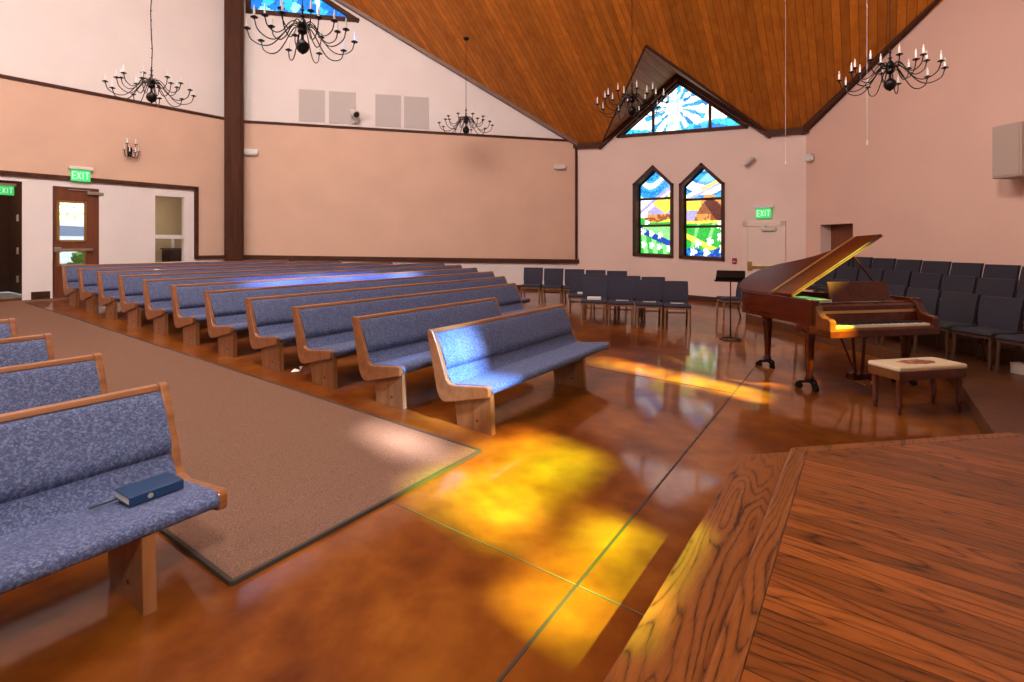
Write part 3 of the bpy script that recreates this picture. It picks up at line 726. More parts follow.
# exit door in the window wall
R = struct_root('door_3'); ds = wrect(ww, 745.5, 224, 783, 296); x0, x1 = ds[0][0], ds[1][0]; z0, z1 = ww.fl((x0+x1)/2), ds[2][1]
M['pale_door'] = mat('pale_door', (.82, .62, .54, 1), .5, var=.02)
mb = MB(); wbox(mb, ww, x0+.04, x1-.04, z0+.01, z1-.03, .004, .03); mb.build('door_leaf', M['pale_door'], R, bevel=.004)
strip(ww, [(x0, z0), (x0, z1), (x1, z1), (x1, z0)], .12, .05, 'door_frame', M['pale_door'], kind=None, parent=R)
mb = MB(); zp = ww.hit(760, 266.5)[1]; wbox(mb, ww, x0+.1, x1-.12, zp-.035, zp+.035, .05, .09); wbox(mb, ww, x0+.06, x0+.17, zp-.10, zp+.13, .03, .09); mb.build('panic_bar', M['brass'], R, bevel=.01)
mb = MB(); zc = z1-.14; wbox(mb, ww, x1-.5, x1-.15, zc-.05, zc+.04, .03, .09); mb.bar(ww.at((x1-.4, zc+.06), .07), ww.at((x0+.5, z1-.02), .06), .03, .02); mb.build('door_closer', M['chrome'], R, bevel=.008)
# recessed brown door in the right wall
R = struct_root('door_4'); reveal(wr, d4r, .30, M['rose_wall'], 'reveal', R, None)
mb = MB(); wbox(mb, wr, d4r[0][0], d4r[1][0], d4r[0][1], d4r[2][1], -.34, -.29); mb.build('door_leaf', M['door'], R)
mb = MB(); mb.tube([wr.at((d4r[0][0]+.12, wr.fl(0)+1.0), -.29), wr.at((d4r[0][0]+.12, wr.fl(0)+1.0), -.22)], .03, 10); mb.build('door_knob', M['brass'], R)

# outdoors seen through the glazed door
gz0 = wb.fl(d1[0][0])-.02
mb = MB(); mb.poly([wb.at((-8, gz0), -.15), wb.at((19, gz0), -.15), wb.at((19, gz0), -30), wb.at((-8, gz0), -30)]); mb.build('outside_ground', M['asphalt'], kind='structure')
pcar = ray(76, 240, 20.5); cr = empty('parked_car', 'white parked car outside, seen through the glass of the exit door', 'car', (pcar.x, pcar.y, gz0), wb.rz()+.25); cr.scale = (1.2, 1.2, 1.36)
body = [(-2.1, .35), (2.1, .35), (2.15, .85), (1.5, .98), (.95, 1.55), (-1.2, 1.6), (-1.8, 1.05), (-2.15, .9)]
mb = MB(); mb.prism(body, lambda c, t: (c[0], t, c[1]), -.85, .85); mb.build('car_body', M['carwhite'], cr, bevel=.06)
for a, b in ((-1.05, -.1), (.0, .85)):
    mb = MB(); mb.prism([(a, 1.14), (b+.12 if b > .5 else b, 1.14), (b-.05, 1.40), (a+.05, 1.42)], lambda c, t: (c[0], t, c[1]), -.87, .87); mb.build('car_window', M['carglass'], cr)
for wx in (-1.35, 1.35):
    for wy in (-.8, .8):
        mb = MB(); mb.tube([(wx, wy-.1, .34), (wx, wy+.1, .34)], .34, 20); mb.build('wheel', M['black'], cr)
def shrub(px, py, Y, w, h, label, n=700):
    p = ray(px, py, Y); r = empty('leafy_shrub', label, 'shrub', (p.x, p.y, gz0)); mb = MB()
    for k in range(n):
        t, z = random.uniform(0, 6.28), random.random(); rr = w*math.sqrt(random.random())*math.sin(math.pi*min(.95, .12+z*.85))
        c = Vector((rr*math.cos(t), rr*math.sin(t), .2+z*h)); a = Vector((random.uniform(-1, 1), random.uniform(-1, 1), random.uniform(-1, 1))).normalized()*.14; b = a.orthogonal().normalized()*.07
        mb.poly([c-a, c+b, c+a, c-b])
    mb.build('foliage', M['leaf'], r); mb = MB(); mb.tube([(0, 0, 0), (0, 0, h*.6)], [.09, .03]); mb.build('stem', M['door'], r)
shrub(86, 205, 31, 1.3, 5.2, 'tall sunlit green shrub behind the white car outside the exit door', 420)
shrub(55, 210, 28, .9, 4.6, 'rounded green shrub beyond the car near the door hinge side', 300)
shrub(83, 262, 16.0, .4, .85, 'low green shrub just outside the lower pane of the exit door', 200)

# ------------------------------------------------------------------ stage, step and choir risers
stage_edge_v, tread_v, sz_, tz_ = .434, .757, .34, .17
Bst = flo(790.5, 447, sz_); Cst = flo(1008, 431.6, sz_)
def UVp(p): return (p.dot(U), p.dot(V))
bu, bv = UVp(Bst); cu, cv = UVp(Cst)
stage_edge_v = bv
du, dv = cu+3.2*0, cv-3.0
top = [(-7.5, bv), (bu, bv), (cu, cv), (cu+.0, -2.95), (-7.5, -2.95)]
def zuv(u, v): p = U*u+V*v; return zf(p.x, p.y)
def slab(poly, h0, h1, name, m, parent=None, bevel=0, kind='structure'):
    mb = MB(); mb.prism(poly, lambda p, t: (p[0], p[1], zuv(*p)+t), h1, h0); return mb.build(name, m, parent, bevel=bevel, kind=kind, rz=RU)
slab([(-7.5, bv-.03), (bu-.01, bv-.03), (cu, cv-.03), (cu, -2.95), (-7.5, -2.95)], -.02, sz_-.035, 'floor_stage_riser', M['stage_edge'])
slab([(-7.5, bv-.10), (bu-.035, bv-.10), (cu-.02, cv-.10), (cu-.02, -2.95), (-7.5, -2.95)], sz_-.035, sz_, 'floor_stage', M['stage'])
slab([(-7.5, bv), (bu, bv), (bu-.035, bv-.10), (-7.5, bv-.10)], sz_-.04, sz_+.001, 'floor_stage_border', M['stage_edge'], bevel=.014)
slab([(bu, bv), (cu, cv), (cu-.02, cv-.10), (bu-.035, bv-.10)], sz_-.04, sz_+.001, 'floor_stage_border_side', M['stage_edge'], bevel=.014)
tw = tread_v
Bt = flo(740.5, 455, tz_); tu, tv = UVp(Bt)
k = (cu-bu); 
slab([(-7.5, tv), (tu, tv), (tu+1.3, tv+1.3*(cv-bv)/(cu-bu)), (tu+1.3, bv-.9), (-7.5, bv-.05)], tz_-.04, tz_, 'floor_step', M['stage_edge'], bevel=.014)
slab([(-7.5, tv-.025), (tu-.01, tv-.025), (tu+1.27, tv-.03+1.3*(cv-bv)/(cu-bu)), (tu+1.27, bv-.9), (-7.5, bv-.05)], -.02, tz_-.035, 'floor_step_riser', M['stage_edge'])
# choir risers stand along the right wall
NW = -wr.N; 
def ns(n, s): p = NW*n + d4*s; return (p.dot(U), p.dot(V))
n1, n2, n3 = 6.88, 7.72, 8.60; nW = NW.dot(C3)-.01
nq = NW.dot(U); 
def corner(n, v): # where the riser's front line meets the line v
    # p = U*u + V*v with p.NW = n
    return ((n - v*NW.dot(V))/nq, v)
vcut = -.86
sfar = d4.dot(C3)+.02
def far(n):                                           # the far end of each tier, at the window wall
    return UVp(NW*n+d4*-9.95)
kc = corner(n1, vcut)
slab([far(n1), kc, (cu+.3, vcut), (cu+.3, -2.95), corner(nW, -2.95), far(nW)], -.02, .172, 'floor_choir_tier_1', M['choir'], bevel=.008)
slab([far(n2), corner(n2, -2.95), corner(nW, -2.95), far(nW)], -.02, .365, 'floor_choir_tier_2', M['choir'], bevel=.008)
slab([far(n3), corner(n3, -2.95), corner(nW, -2.95), far(nW)], -.02, .55, 'floor_choir_tier_3', M['choir'], bevel=.008)

# ------------------------------------------------------------------ carpet runner in the aisle
vback = wb.O.dot(V)-.03
cp = MB(); cp.prism([(1.285, 2.49), (3.20, 2.49), (3.20, 14.4), (5.2, 14.4), (5.2, vback), (-3.0, vback), (-3.0, 12.9), (1.285, 12.9)], lambda p, t: (p[0], p[1], zuv(*p)+t), .016, -.004)
car = empty('carpet_runner', 'brown flecked carpet runner with dark bound edge in the aisle', 'carpet', (0, 0, 0))
cpo = cp.build('pile', M['carpet'], car, rz=RU)
mb = MB(); ring2 = [(1.285, 12.9), (1.285, 2.49), (3.20, 2.49), (3.20, 14.4)]
for a, b in zip(ring2[:-1], ring2[1:]):
    p, q = (U*a[0]+V*a[1]), (U*b[0]+V*b[1]); p.z = zf(p.x, p.y)+.011; q.z = zf(q.x, q.y)+.011; mb.bar(p, q, .022, .022)
mb.build('bound_edge', M['carpet_edge'], car)

# ------------------------------------------------------------------ pews
END = [(0.0, .822), (-.025, .835), (-.066, .825), (-.118, .72), (-.212, .475), (-.235, .405), (-.27, .375), (-.33, .367), (-.66, .405), (-.695, .405), (-.71, .39), (-.71, .325), (-.70, .312), (-.66, .305), (-.32, .222), (-.24, .205), (-.19, .208), (-.155, .235), (-.125, .29)]
def pew_part(parent, name, prof, x0, x1, m, smooth=False, bevel=0, nx=1):
    mb = MB(); n = len(prof)
    xs = [x0+(x1-x0)*k/nx for k in range(nx+1)]
    for x in xs:
        for p in prof: mb.v.append(Vector((x, p[0], p[1])))
    for i in range(nx):
        for k in range(n):
            j = (k+1) % n; mb.smooth = smooth; mb.face([i*n+k, i*n+j, (i+1)*n+j, (i+1)*n+k])
    mb.smooth = False; mb.face(list(range(n))[::-1]); mb.face([nx*n+k for k in range(n)])
    return mb.build(name, m, parent, bevel=bevel)
def rot_prof(pts, n=6): return [(p.x, p.y) for p in spline([(a, b, 0) for a, b in pts], n)]
def make_pew(label, loc, length, peds, rows_group=None):
    """origin at the floor under the aisle-end top corner of the back; x runs along the pew"""
    r = empty('church_pew', label, 'pew', loc, RU, rows_group)
    t = .046
    for x in (0, length-t): pew_part(r, 'end_panel', END, x, x+t, M['pew'], bevel=.012)
    a, b = t-.002, length-t+.002
    pew_part(r, 'top_rail', [(-.002, .812), (-.012, .828), (-.052, .824), (-.062, .80), (-.045, .785), (-.01, .785)], a, b, M['pew'], bevel=.004)
    pew_part(r, 'back_board', [(-.012, .79), (-.035, .79), (-.215, .36), (-.19, .30), (-.165, .30)], a, b, M['pew'])
    front = rot_prof([(-.052, .797), (-.082, .778), (-.126, .705), (-.170, .62), (-.204, .548), (-.205, .508), (-.182, .474)], 4)
    pew_part(r, 'back_cushion', front + [(-.19, .46), (-.04, .78)], a, b, M['weave'], True)
    low = rot_prof([(-.186, .475), (-.206, .468), (-.250, .405), (-.277, .368), (-.280, .35)], 4)
    pew_part(r, 'lumbar_cushion', low + [(-.20, .335), (-.185, .45)], a, b, M['weave'], True)
    seat = rot_prof([(-.25, .372), (-.33, .372), (-.48, .388), (-.63, .402), (-.69, .398), (-.716, .372), (-.710, .34), (-.68, .322)], 4)
    pew_part(r, 'seat_cushion', seat + [(-.40, .268), (-.22, .25)], a, b, M['weave'], True)
    for x in peds:
        mb = MB(); mb.prism([(-.70, .335), (-.30, .262), (-.335, -.02), (-.715, -.02)], lambda c, q: (q, c[0], c[1]), x, x+.055); mb.build('pedestal', M['pewz'], r, bevel=.005)
        mb = MB(); mb.tube([(x-.004, -.56, .09), (x+.059, -.56, .09)], .012, 10); mb.build('bolt', M['trim'], r)
    return r
row_v0, row_d = 3.335, 1.05
LE = [426.4, 351.1, 291.2, 244.3, 203.1, 169.9, 141.9, 117.3, 96.2, 77.4, 61.4]
RE = [559.7, 492.4, 512.9, 502.6, 490.9, 474.8, 459.5, 442.6, 391, 340, 287.3]
def u_at(px, v):                                      # along row v, the u that shows at pixel px
    r = (px-512)/F; return v*(U.x*0+V.x-r*V.y)/(r*U.y-U.x)
ORD = ['front', 'second', 'third', 'fourth', 'fifth', 'sixth', 'seventh', 'eighth', 'ninth', 'tenth', 'rearmost']
EXTRA = ['short front pew with a patch of blue sunlight at its aisle end', 'second pew from the front in the long block, shorter than the third behind it']
for k in range(11):
    v = row_v0+row_d*k; u0, u1 = u_at(LE[k], v), u_at(RE[k], v); L = u1-u0
    lab = EXTRA[k] if k < 2 else ('%s pew from the front in the long block of pews, oak ends and blue weave' % ORD[k] if k < 10 else 'rearmost pew of the long block, in front of the white back wall')
    peds = [.04, L-.72] if k < 2 else [.04, L/2, L-.6]
    make_pew(lab, uv(u0, v-.5) + V*.5, L, peds, 'pews')
LL = ['nearest pew with a blue book on its seat, across the aisle from the long block', 'pew directly behind the one with the blue book', 'third pew back on the blue book side of the aisle', 'fourth pew back on the blue book side, only its aisle corner showing']
LR = [166, 101, 51.3, 15.5]
for k in range(4):
    v = row_v0-.03+row_d*k; u1 = u_at(LR[k], v)-.012; L = 3.4
    make_pew(LL[k], uv(u1-L, v-.5)+V*.5, L, [.3, L-.365], 'pews')
# hymnal on the nearest pew
u1 = u_at(166, row_v0-.03)
bk = uv(u1-.235, row_v0-.03-.405); bk.z = uv(u1, row_v0-.53).z+.392
book = empty('hymnal', 'dark blue clothbound hymnal lying on the nearest pew seat', 'book', bk, RU+.02); 
mb = MB(); mb.box((0, 0, .003), (.235, .165, .005)); mb.box((0, 0, .040), (.235, .165, .005)); mb.box((0, -.0815, .0215), (.235, .004, .042)); mb.build('cover', M['bluebook'], book, bevel=.002)
mb = MB(); mb.box((0, .0, .0215), (.225, .152, .032)); mb.build('pages', M['paper'], book)
mb = MB(); mb.tube([(-.03, -.0855, .022), (-.03, -.0835, .022)], .012, 14); mb.box((.0, -.0845, .022), (.002, .001, .001)); mb.build('spine_emblem', M['gold'], book)
pn = uv(u1-.40, row_v0-.03-.35); pn.z = bk.z-.004
mb = MB(); mb.tube([(-.06, 0, .005), (.05, .0, .005)], .005, 8); mb.tube([(.05, 0, .005), (.065, 0, .005)], [.005, .001], 8)
mb.tube([(-.06, .006, .009), (-.02, .006, .009)], .0015, 6)
tag(mb.build('pen', M['black'], loc=pn, rz=RU), 'black pen on the pew seat beside the blue hymnal', 'pen')
p = flo(296, 371.5); mb = MB(); mb.poly([(-.05, -.03, .002), (.05, -.04, .01), (.04, .04, .004), (-.03, .03, .03)]); mb.poly([(.04, .04, .004), (.05, -.04, .01), (.08, .0, .06), (.02, .05, .05)])
pp = mb.build('paper_scrap', M['paper'], loc=p); tag(pp, 'crumpled white paper scrap on the floor beneath the pews', 'paper'); md = pp.modifiers.new('t', 'SOLIDIFY'); md.thickness = .002

# ------------------------------------------------------------------ chairs
def make_chair(fab, label, group, loc, rz, wd=None):
    """faces local -y; origin on the floor under the middle of the seat"""
    r = empty('stacking_chair', label, 'chair', loc, rz)
    wd = wd or M['chairw']
    bk = rot_prof([(.19, .44), (.197, .58), (.225, .72), (.262, .86), (.270, .885)], 4)
    prof = [(a-.028, b) for a, b in bk] + [(a+.022, b) for a, b in bk[::-1]]
    mb = MB(); n = len(prof); xs = [-.245, -.15, 0, .15, .245]
    for x in xs:
        bow = .02*(1-(x/.245)**2)
        for i, p in enumerate(prof):
            xx = x*(1-.06*max(0, (.60-p[1])/.14)) ; mb.v.append(Vector((xx, p[0]+bow, p[1])))
    for i in range(4):
        for k in range(n): j = (k+1) % n; mb.smooth = True; mb.face([i*n+k, i*n+j, (i+1)*n+j, (i+1)*n+k])
    mb.smooth = False; mb.face(list(range(n))); mb.face([4*n+k for k in range(n)][::-1])
    mb.build('backrest', fab, r, bevel=.006)
    st = rot_prof([(.22, .475), (.0, .470), (-.18, .478), (-.245, .470), (-.265, .445), (-.25, .415)], 4) + [(.0, .41), (.22, .42)]
    pew_part(r, 'seat', st, -.245, .245, fab, True, bevel=.008)
    mb = MB()
    mb.bar((-.24, -.235, .405), (.24, -.235, .405), .03, .035); mb.bar((-.24, .20, .40), (.24, .20, .40), .03, .035)
    for x in (-.235, .235): mb.bar((x, -.235, .405), (x, .20, .40), .025, .03)
    mb.build('seat_frame', wd, r, bevel=.004)
    for x in (-.222, .222):
        mb = MB(); mb.tube(spline([(x, -.225, .425), (x, -.24, .25), (x*1.02, -.25, -.004)], 4), [.019]*8+[.016], 8); mb.build('leg', wd, r)
        mb = MB(); mb.tube(spline([(x*.96, .285, .84), (x*.98, .235, .62), (x, .20, .42), (x, .215, .22), (x, .27, -.004)], 4), [.014]*8+[.019]*9, 8); mb.build('leg', wd, r)
    mb = MB()
    for y in (-.12, -.02, .08): mb.tube([(-.23, y, .30), (.23, y, .30)], .005, 6)
    for x in (-.23, .23): mb.tube([(x, -.15, .30), (x, .18, .30), (x, .20, .39)], .005, 6)
    mb.build('book_rack', wd, r)
    return r
def row_pts(pa, pb, n, top, back_off, left_first=True):
    """n chairs between two sightings of the row's top corners"""
    a = top_at(*pa, top); b = top_at(*pb, top); out = []
    d = (b-a); d.z = 0; w = d.length/n; d.normalize(); fr = Vector((-d.y, d.x, 0))
    if fr.dot(Vector((0, 1, 0))) < 0: fr = -fr
    ang = math.atan2(d.y, d.x)
    for k in range(n):
        p = a + d*(w*(k+.5)) - fr*back_off; p.z = zf(p.x, p.y); out.append((p, ang))
    return out
def top_at(px, py, top):
    r = (px-512)/F; y = (HC-top)*F/(py-YH+A_*F*r+B_*F); return Vector((r*y, y, 0))
TOP = .885
rows = {}
rows['A'] = row_pts((523.5, 267.0), (627.8, 271.2), 5, TOP, .27)
rows['B'] = row_pts((569, 273.4), (665.5, 277.2), 4, TOP, .27)
rows['C'] = row_pts((582.0, 276.9), (688.5, 281.5), 4, TOP, .27)
proto = None
names = {'A': ['rearmost row chair closest to the pews', 'second chair from the pews in the rearmost row', 'middle chair of the rearmost row under the windows', 'fourth chair from the pews in the rearmost row', 'rearmost row chair closest to the stained glass lancets'],
         'B': ['middle row chair closest to the pews, papers on its seat', 'second middle row chair, mostly behind the front row', 'third middle row chair with its blue top showing over the front row', 'middle row chair at the music stand end'],
         'C': ['front row chair with a white booklet on its seat', 'second chair of the front row, counted from the booklet chair', 'third chair of the front row, counted from the booklet chair', 'front row chair closest to the music stand']}
booklets = []
for rn in 'ABC':
    for k, (p, ang) in enumerate(rows[rn]):
        lab = 'dark blue padded stacking chair, ' + names[rn][k]
        lab = ' '.join(lab.split()[:16])
        if proto is None: proto = make_chair(M['chairf'], lab, None, p, ang)
        else: dup(proto, p, ang, lab)
        booklets.append((rn, k, p, ang))
pst = Vector((4.80, 11.35, 0)); pst.z = zf(pst.x, pst.y)
dup(proto, pst, math.radians(78-180+8), 'lone dark blue stacking chair half hidden behind the piano tail')
def on_seat(p, ang, lx, ly, h=.478): q = Vector((lx*math.cos(ang)-ly*math.sin(ang), lx*math.sin(ang)+ly*math.cos(ang), 0)); return Vector((p.x+q.x, p.y+q.y, p.z+h))
def booklet(p, ang, lx, ly, m, label, w=.22, d=.15, t=.012):
    mb = MB(); mb.box((0, 0, t/2), (w, d, t)); mb.cur = 1; mb.box((0, 0, t+.0015), (w+.006, d+.006, .003))
    o = mb.build('booklet', [M['paper'], m], loc=on_seat(p, ang, lx, ly), rz=ang, bevel=.001); tag(o, label, 'booklet'); return o
pb, ab = rows['C'][0]; booklet(pb, ab, 0, -.05, M['paper'], 'thick white booklet on the first front row chair', .26, .19, .045)
pb, ab = rows['B'][0]; booklet(pb, ab, .05, -.02, M['paper'], 'white papers on the middle row chair nearest the pews', .22, .17, .03)
for k, lab in ((1, 'thin dark booklet on the second front row chair'), (2, 'thin dark booklet on the third front row chair'), (3, 'thin dark booklet on the front row chair nearest the music stand')):
    pb, ab = rows['C'][k]; booklet(pb, ab, .02, .02, M['black'], lab, .24, .18, .02)

# choir chairs on the risers
cproto = None
rot_c = math.atan2(d4.y, d4.x) + math.pi             # x along the row, facing away from the wall
ang_c = math.atan2(NW.y, NW.x) - math.pi/2
def choir_row(nb, h, s0, cnt, what):
    global cproto
    for k in range(cnt):
        s = s0 - .535*(k+.5); p = NW*(nb-.27)+d4*s; p.z = zf(p.x, p.y)+h
        lab = 'dark padded choir chair on the %s, %s' % (what, k_names(k, cnt))
        if cproto is None: cproto = make_chair(M['choirf'], lab, None, p, ang_c, M['chaird'])
        else: dup(cproto, p, ang_c, lab)
def k_names(k, n):
    o = ['first', 'second', 'third', 'fourth', 'fifth', 'sixth', 'seventh', 'eighth', 'ninth']
    return '%s seat from the stage end' % o[k] if k < n-1 else 'the seat furthest from the stage'
def s_at(px, nb): r = (px-512)/F; a = NW*nb; return (a.y*r-a.x)/(d4.x-d4.y*r)
choir_row(7.56, .172, s_at(981.6, 7.56)+1.07, 7, 'lowest riser')
choir_row(8.42, .365, s_at(979.0, 8.42)+1.07, 8, 'middle riser')
choir_row(9.30, .55, s_at(1021.9, 9.30)+.535, 8, 'top riser')
# white box beneath the end seat
p = NW*7.30+d4*(s_at(1022, 7.30)); p.z = zf(p.x, p.y)+.172
mb = MB(); mb.box((0, 0, .06), (.16, .14, .12)); mb.box((0, 0, .125), (.17, .15, .015)); tag(mb.build('storage_box', M['speaker'], loc=p, rz=ang_c, bevel=.006), 'pale lidded box on the floor under the choir chair nearest the stage', 'box')

# handrail by the risers
hr = empty('handrail', 'dark metal handrail beside the choir risers behind the piano', 'handrail', (0, 0, 0))
pa, pb = ray(757, 277.5, 11.6), ray(797, 263.5, 9.9)
mb = MB(); mb.tube([pa-Vector((0, 0, .25)), pa, pb], .02, 10); mb.build('rail', M['iron'], hr)
for q in (pa, pb):
    mb = MB(); zz = zf(q.x, q.y)-.01; mb.tube([(q.x, q.y, zz+.0), (q.x, q.y, q.z)], .018, 10); mb.build('baluster', M['iron'], hr)
hr2 = empty('handrail', 'short dark handrail by the recessed brown door, behind the raised piano lid', 'handrail', (0, 0, 0))
pa, pb = ray(853, 257, 10.5), ray(838, 266.5, 11.2)
mb = MB(); mb.tube([pa, pb], .018, 10); mb.build('rail', M['iron'], hr2)
for q in (pa, pb):
    mb = MB(); mb.tube([(q.x, q.y, zf(q.x, q.y)+.03), (q.x, q.y, q.z)], .016, 10); mb.build('baluster', M['iron'], hr2)

# ------------------------------------------------------------------ grand piano
po = Vector((3.48, 5.70, 0)); po.z = zf(3.9, 6.4); pr = math.radians(11.0)
piano = empty('grand_piano', 'red-brown baby grand piano with its lid propped open', 'piano', po, pr)
W = 1.46
outl = [(0, .0), (0, 1.35)] + [(p.x, p.y) for p in spline([(0, 1.35, 0), (.03, 1.56, 0), (.14, 1.72, 0), (.32, 1.78, 0), (.50, 1.73, 0), (.65, 1.58, 0), (.76, 1.38, 0), (.90, 1.15, 0), (1.08, .98, 0), (1.28, .86, 0), (1.40, .73, 0), (W, .52, 0)], 5)][1:] + [(W, 0)]
# rim: closed ring behind the keyboard
ri = [p for p in outl if p[1] >= .30]; ri = [(0, .20)] + [p for p in outl if p[1] > .21] + [(W, .20)]
cxm, cym = .6, .75
def inset(p, d=.05):
    i = ri.index(p); a = Vector(ri[max(i-1, 0)]); b = Vector(ri[min(i+1, len(ri)-1)]); t = (b-a).normalized(); nrm = Vector((t.y, -t.x))
    return (p[0]+nrm.x*d, p[1]+nrm.y*d)
inn = [inset(p) for p in ri]
rz0, rz1 = .755, 1.05
mb = MB(); n = len(ri); 
for z in (rz0, rz1):
    for p in ri: mb.v.append(Vector((p[0], p[1], z)))
    for p in inn: mb.v.append(Vector((p[0], p[1], z)))
for i in range(n-1):
    o, t = 0, 2*n
    mb.smooth = True
    mb.face([i, i+1, t+i+1, t+i]); mb.face([n+i+1, n+i, t+n+i, t+n+i+1]); mb.smooth = False
    mb.face([t+i, t+i+1, t+n+i+1, t+n+i]); mb.face([i+1, i, n+i, n+i+1])
for i in (0, n-1): mb.face([i, n+i, 3*n+i, 2*n+i])
mb.build('rim', M['piano'], piano)
mb = MB(); mb.prism(inn, lambda p, t: (p[0], p[1], t), .78, .84); mb.build('soundboard', M['piano_edge'], piano)
mb = MB(); mb.prism([inset(p, .07) for p in ri if p[1] < 1.6], lambda p, t: (p[0], p[1], t), .90, .93); mb.build('plate', M['brass'], piano)
mb = MB(); mb.box((W/2, .24, .70), (W, .50, .08)); mb.build('keybed', M['piano'], piano, bevel=.006)
CH = [(.30, 1.05), (.24, 1.03), (.195, .985), (.175, .94), (.145, .895), (.09, .872), (.02, .862), (-.005, .84), (-.01, .665), (.30, .665)]
for x in (0, W-.085):
    mb = MB(); mb.prism(CH, lambda c, t: (t, c[0], c[1]), x, x+.085); mb.build('cheek', M['piano_edge'] if x == 0 else M['piano'], piano, bevel=.008)  # bass cheek takes a lighter wood: its sunlit look put into the colour
mb = MB(); mb.box((W/2, .015, .715), (W-.16, .03, .095)); mb.build('key_slip', M['piano_edge'], piano, bevel=.004)
mb = MB(); kw = (W-.19)/52
for k in range(52): mb.box((.095+kw*(k+.5), .10, .772), (kw-.0012, .15, .028))
o = mb.build('white_keys', M['ivory'], piano); o['kind'] = 'stuff'
mb = MB()
for k in range(51):
    if (k % 7) in (0, 2, 3, 5, 6): mb.box((.095+kw*(k+1), .125, .795), (.010, .09, .018))
o = mb.build('black_keys', M['black'], piano); o['kind'] = 'stuff'
mb = MB(); mb.prism([(.175, .78), (.195, .80), (.215, .98), (.24, 1.0), (.28, 1.0), (.28, .78)], lambda c, t: (t, c[0], c[1]), .085, W-.085); mb.build('fallboard', M['piano'], piano, bevel=.004)
mb = MB(); mb.box((W/2, .45, 1.0), (W-.1, .36, .025)); mb.build('music_shelf', M['piano'], piano)
mb = MB(); Mx = Matrix.Translation((.74, .34, 1.015)) @ Matrix.Rotation(math.radians(-14), 4, 'X'); mb.box((0, 0, .125), (.84, .018, .23), Mx); mb.box((0, -.02, .015), (.84, .05, .02), Mx); mb.build('music_desk', M['piano'], piano, bevel=.006)
# lid, hinged on the bass side
al = math.radians(29.8); ca, sa = math.cos(al), math.sin(al)
def lidp(x, y, t): return (x*ca - t*sa, y, rz1+.012 + x*sa + t*ca)
lo = [(-.015, .56)] + [(p[0]*1.01-.015 if p[0] < .1 else p[0]*1.012, p[1]*1.008) for p in outl if p[1] > .57] + [(W+.015, .56)]
mb = MB(); mb.prism(lo, lambda p, t: lidp(p[0], p[1], t), 0, .018); mb.build('lid', M['piano'], piano, bevel=.003)
mb = MB(); mb.prism([(0.0, .56), (W+.012, .56), (W-.03, .90), (.0, .90)], lambda p, t: lidp(p[0], p[1], t), .0195, .034); mb.build('folded_lid_flap', M['piano'], piano, bevel=.003)
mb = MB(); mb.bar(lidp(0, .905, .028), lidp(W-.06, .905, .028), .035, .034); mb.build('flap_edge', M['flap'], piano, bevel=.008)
mb = MB(); mb.bar(lidp(0, .557, .009), lidp(W+.01, .557, .009), .008, .018); mb.build('lid_edge', M['piano_edge'], piano)
mb = MB(); mb.tube([(1.40, .64, 1.03), lidp(1.04, .64, -.002)], .011, 8); mb.build('lid_prop', M['piano'], piano)
def leg(x, y):
    mb = MB(); mb.lathe([(.085, .755), (.09, .72), (.075, .69), (.055, .66), (.062, .62), (.052, .55), (.042, .30), (.036, .17), (.045, .15), (.045, .13), (.03, .12)], (x, y, 0), 14)
    l = mb.build('leg', M['piano'], piano)
    mb = MB(); mb.lathe([(.05, .09), (.05, .13), (.03, .15)], (x, y, 0), 12)
    for k in range(3):
        t = k*2.094+.4; e = Vector((x+.11*math.cos(t), y+.11*math.sin(t), .045)); mb.bar((x, y, .10), (e.x, e.y, .085), .035, .03)
        a = Vector((-math.sin(t), math.cos(t), 0))*.014; mb.tube([e-a, e+a], .042, 14)
    mb.build('caster_truck', M['iron'], l)
leg(.06, .36); leg(W-.06, .36); leg(.30, 1.40)
mb = MB()
for x in (-.09, .09): mb.tube([(W/2+x, .36, .70), (W/2+x*.8, .36, .45), (W/2+x*.5, .36, .16)], .016, 8)
mb.box((W/2, .36, .125), (.24, .11, .07)); mb.bar((W/2, .40, .14), (W/2, .72, .70), .015, .015); mb.build('pedal_lyre', M['piano'], piano)
for x in (-.07, 0, .07):
    mb = MB(); mb.bar((W/2+x, .36, .085), (W/2+x, .20, .065), .028, .010); mb.build('pedal', M['brass'], piano)
def pxf(x, y, z): c, s = math.cos(pr), math.sin(pr); return Vector((po.x+x*c-y*s, po.y+x*s+y*c, po.z+z))
def closed_book(name, label, p, rz, w, d, t, m):
    r = empty(name, label, 'book', p, rz)
    mb = MB(); mb.box((0, 0, .002), (w, d, .004)); mb.box((0, 0, t-.002), (w, d, .004)); mb.box((-w/2+.002, 0, t/2), (.004, d, t)); mb.build('cover', m, r)
    mb = MB(); mb.box((.002, 0, t/2), (w-.012, d-.01, t-.009)); mb.build('pages', M['paper'], r)
closed_book('song_book', 'dark teal song book lying on the piano behind the keyboard cheek', pxf(.165, .54, 1.016), pr, .20, .25, .04, M['teal'])
closed_book('song_book', 'pale green book on the piano beside the music desk', pxf(.20, .335, 1.016), pr, .17, .13, .035, M['palebook'])

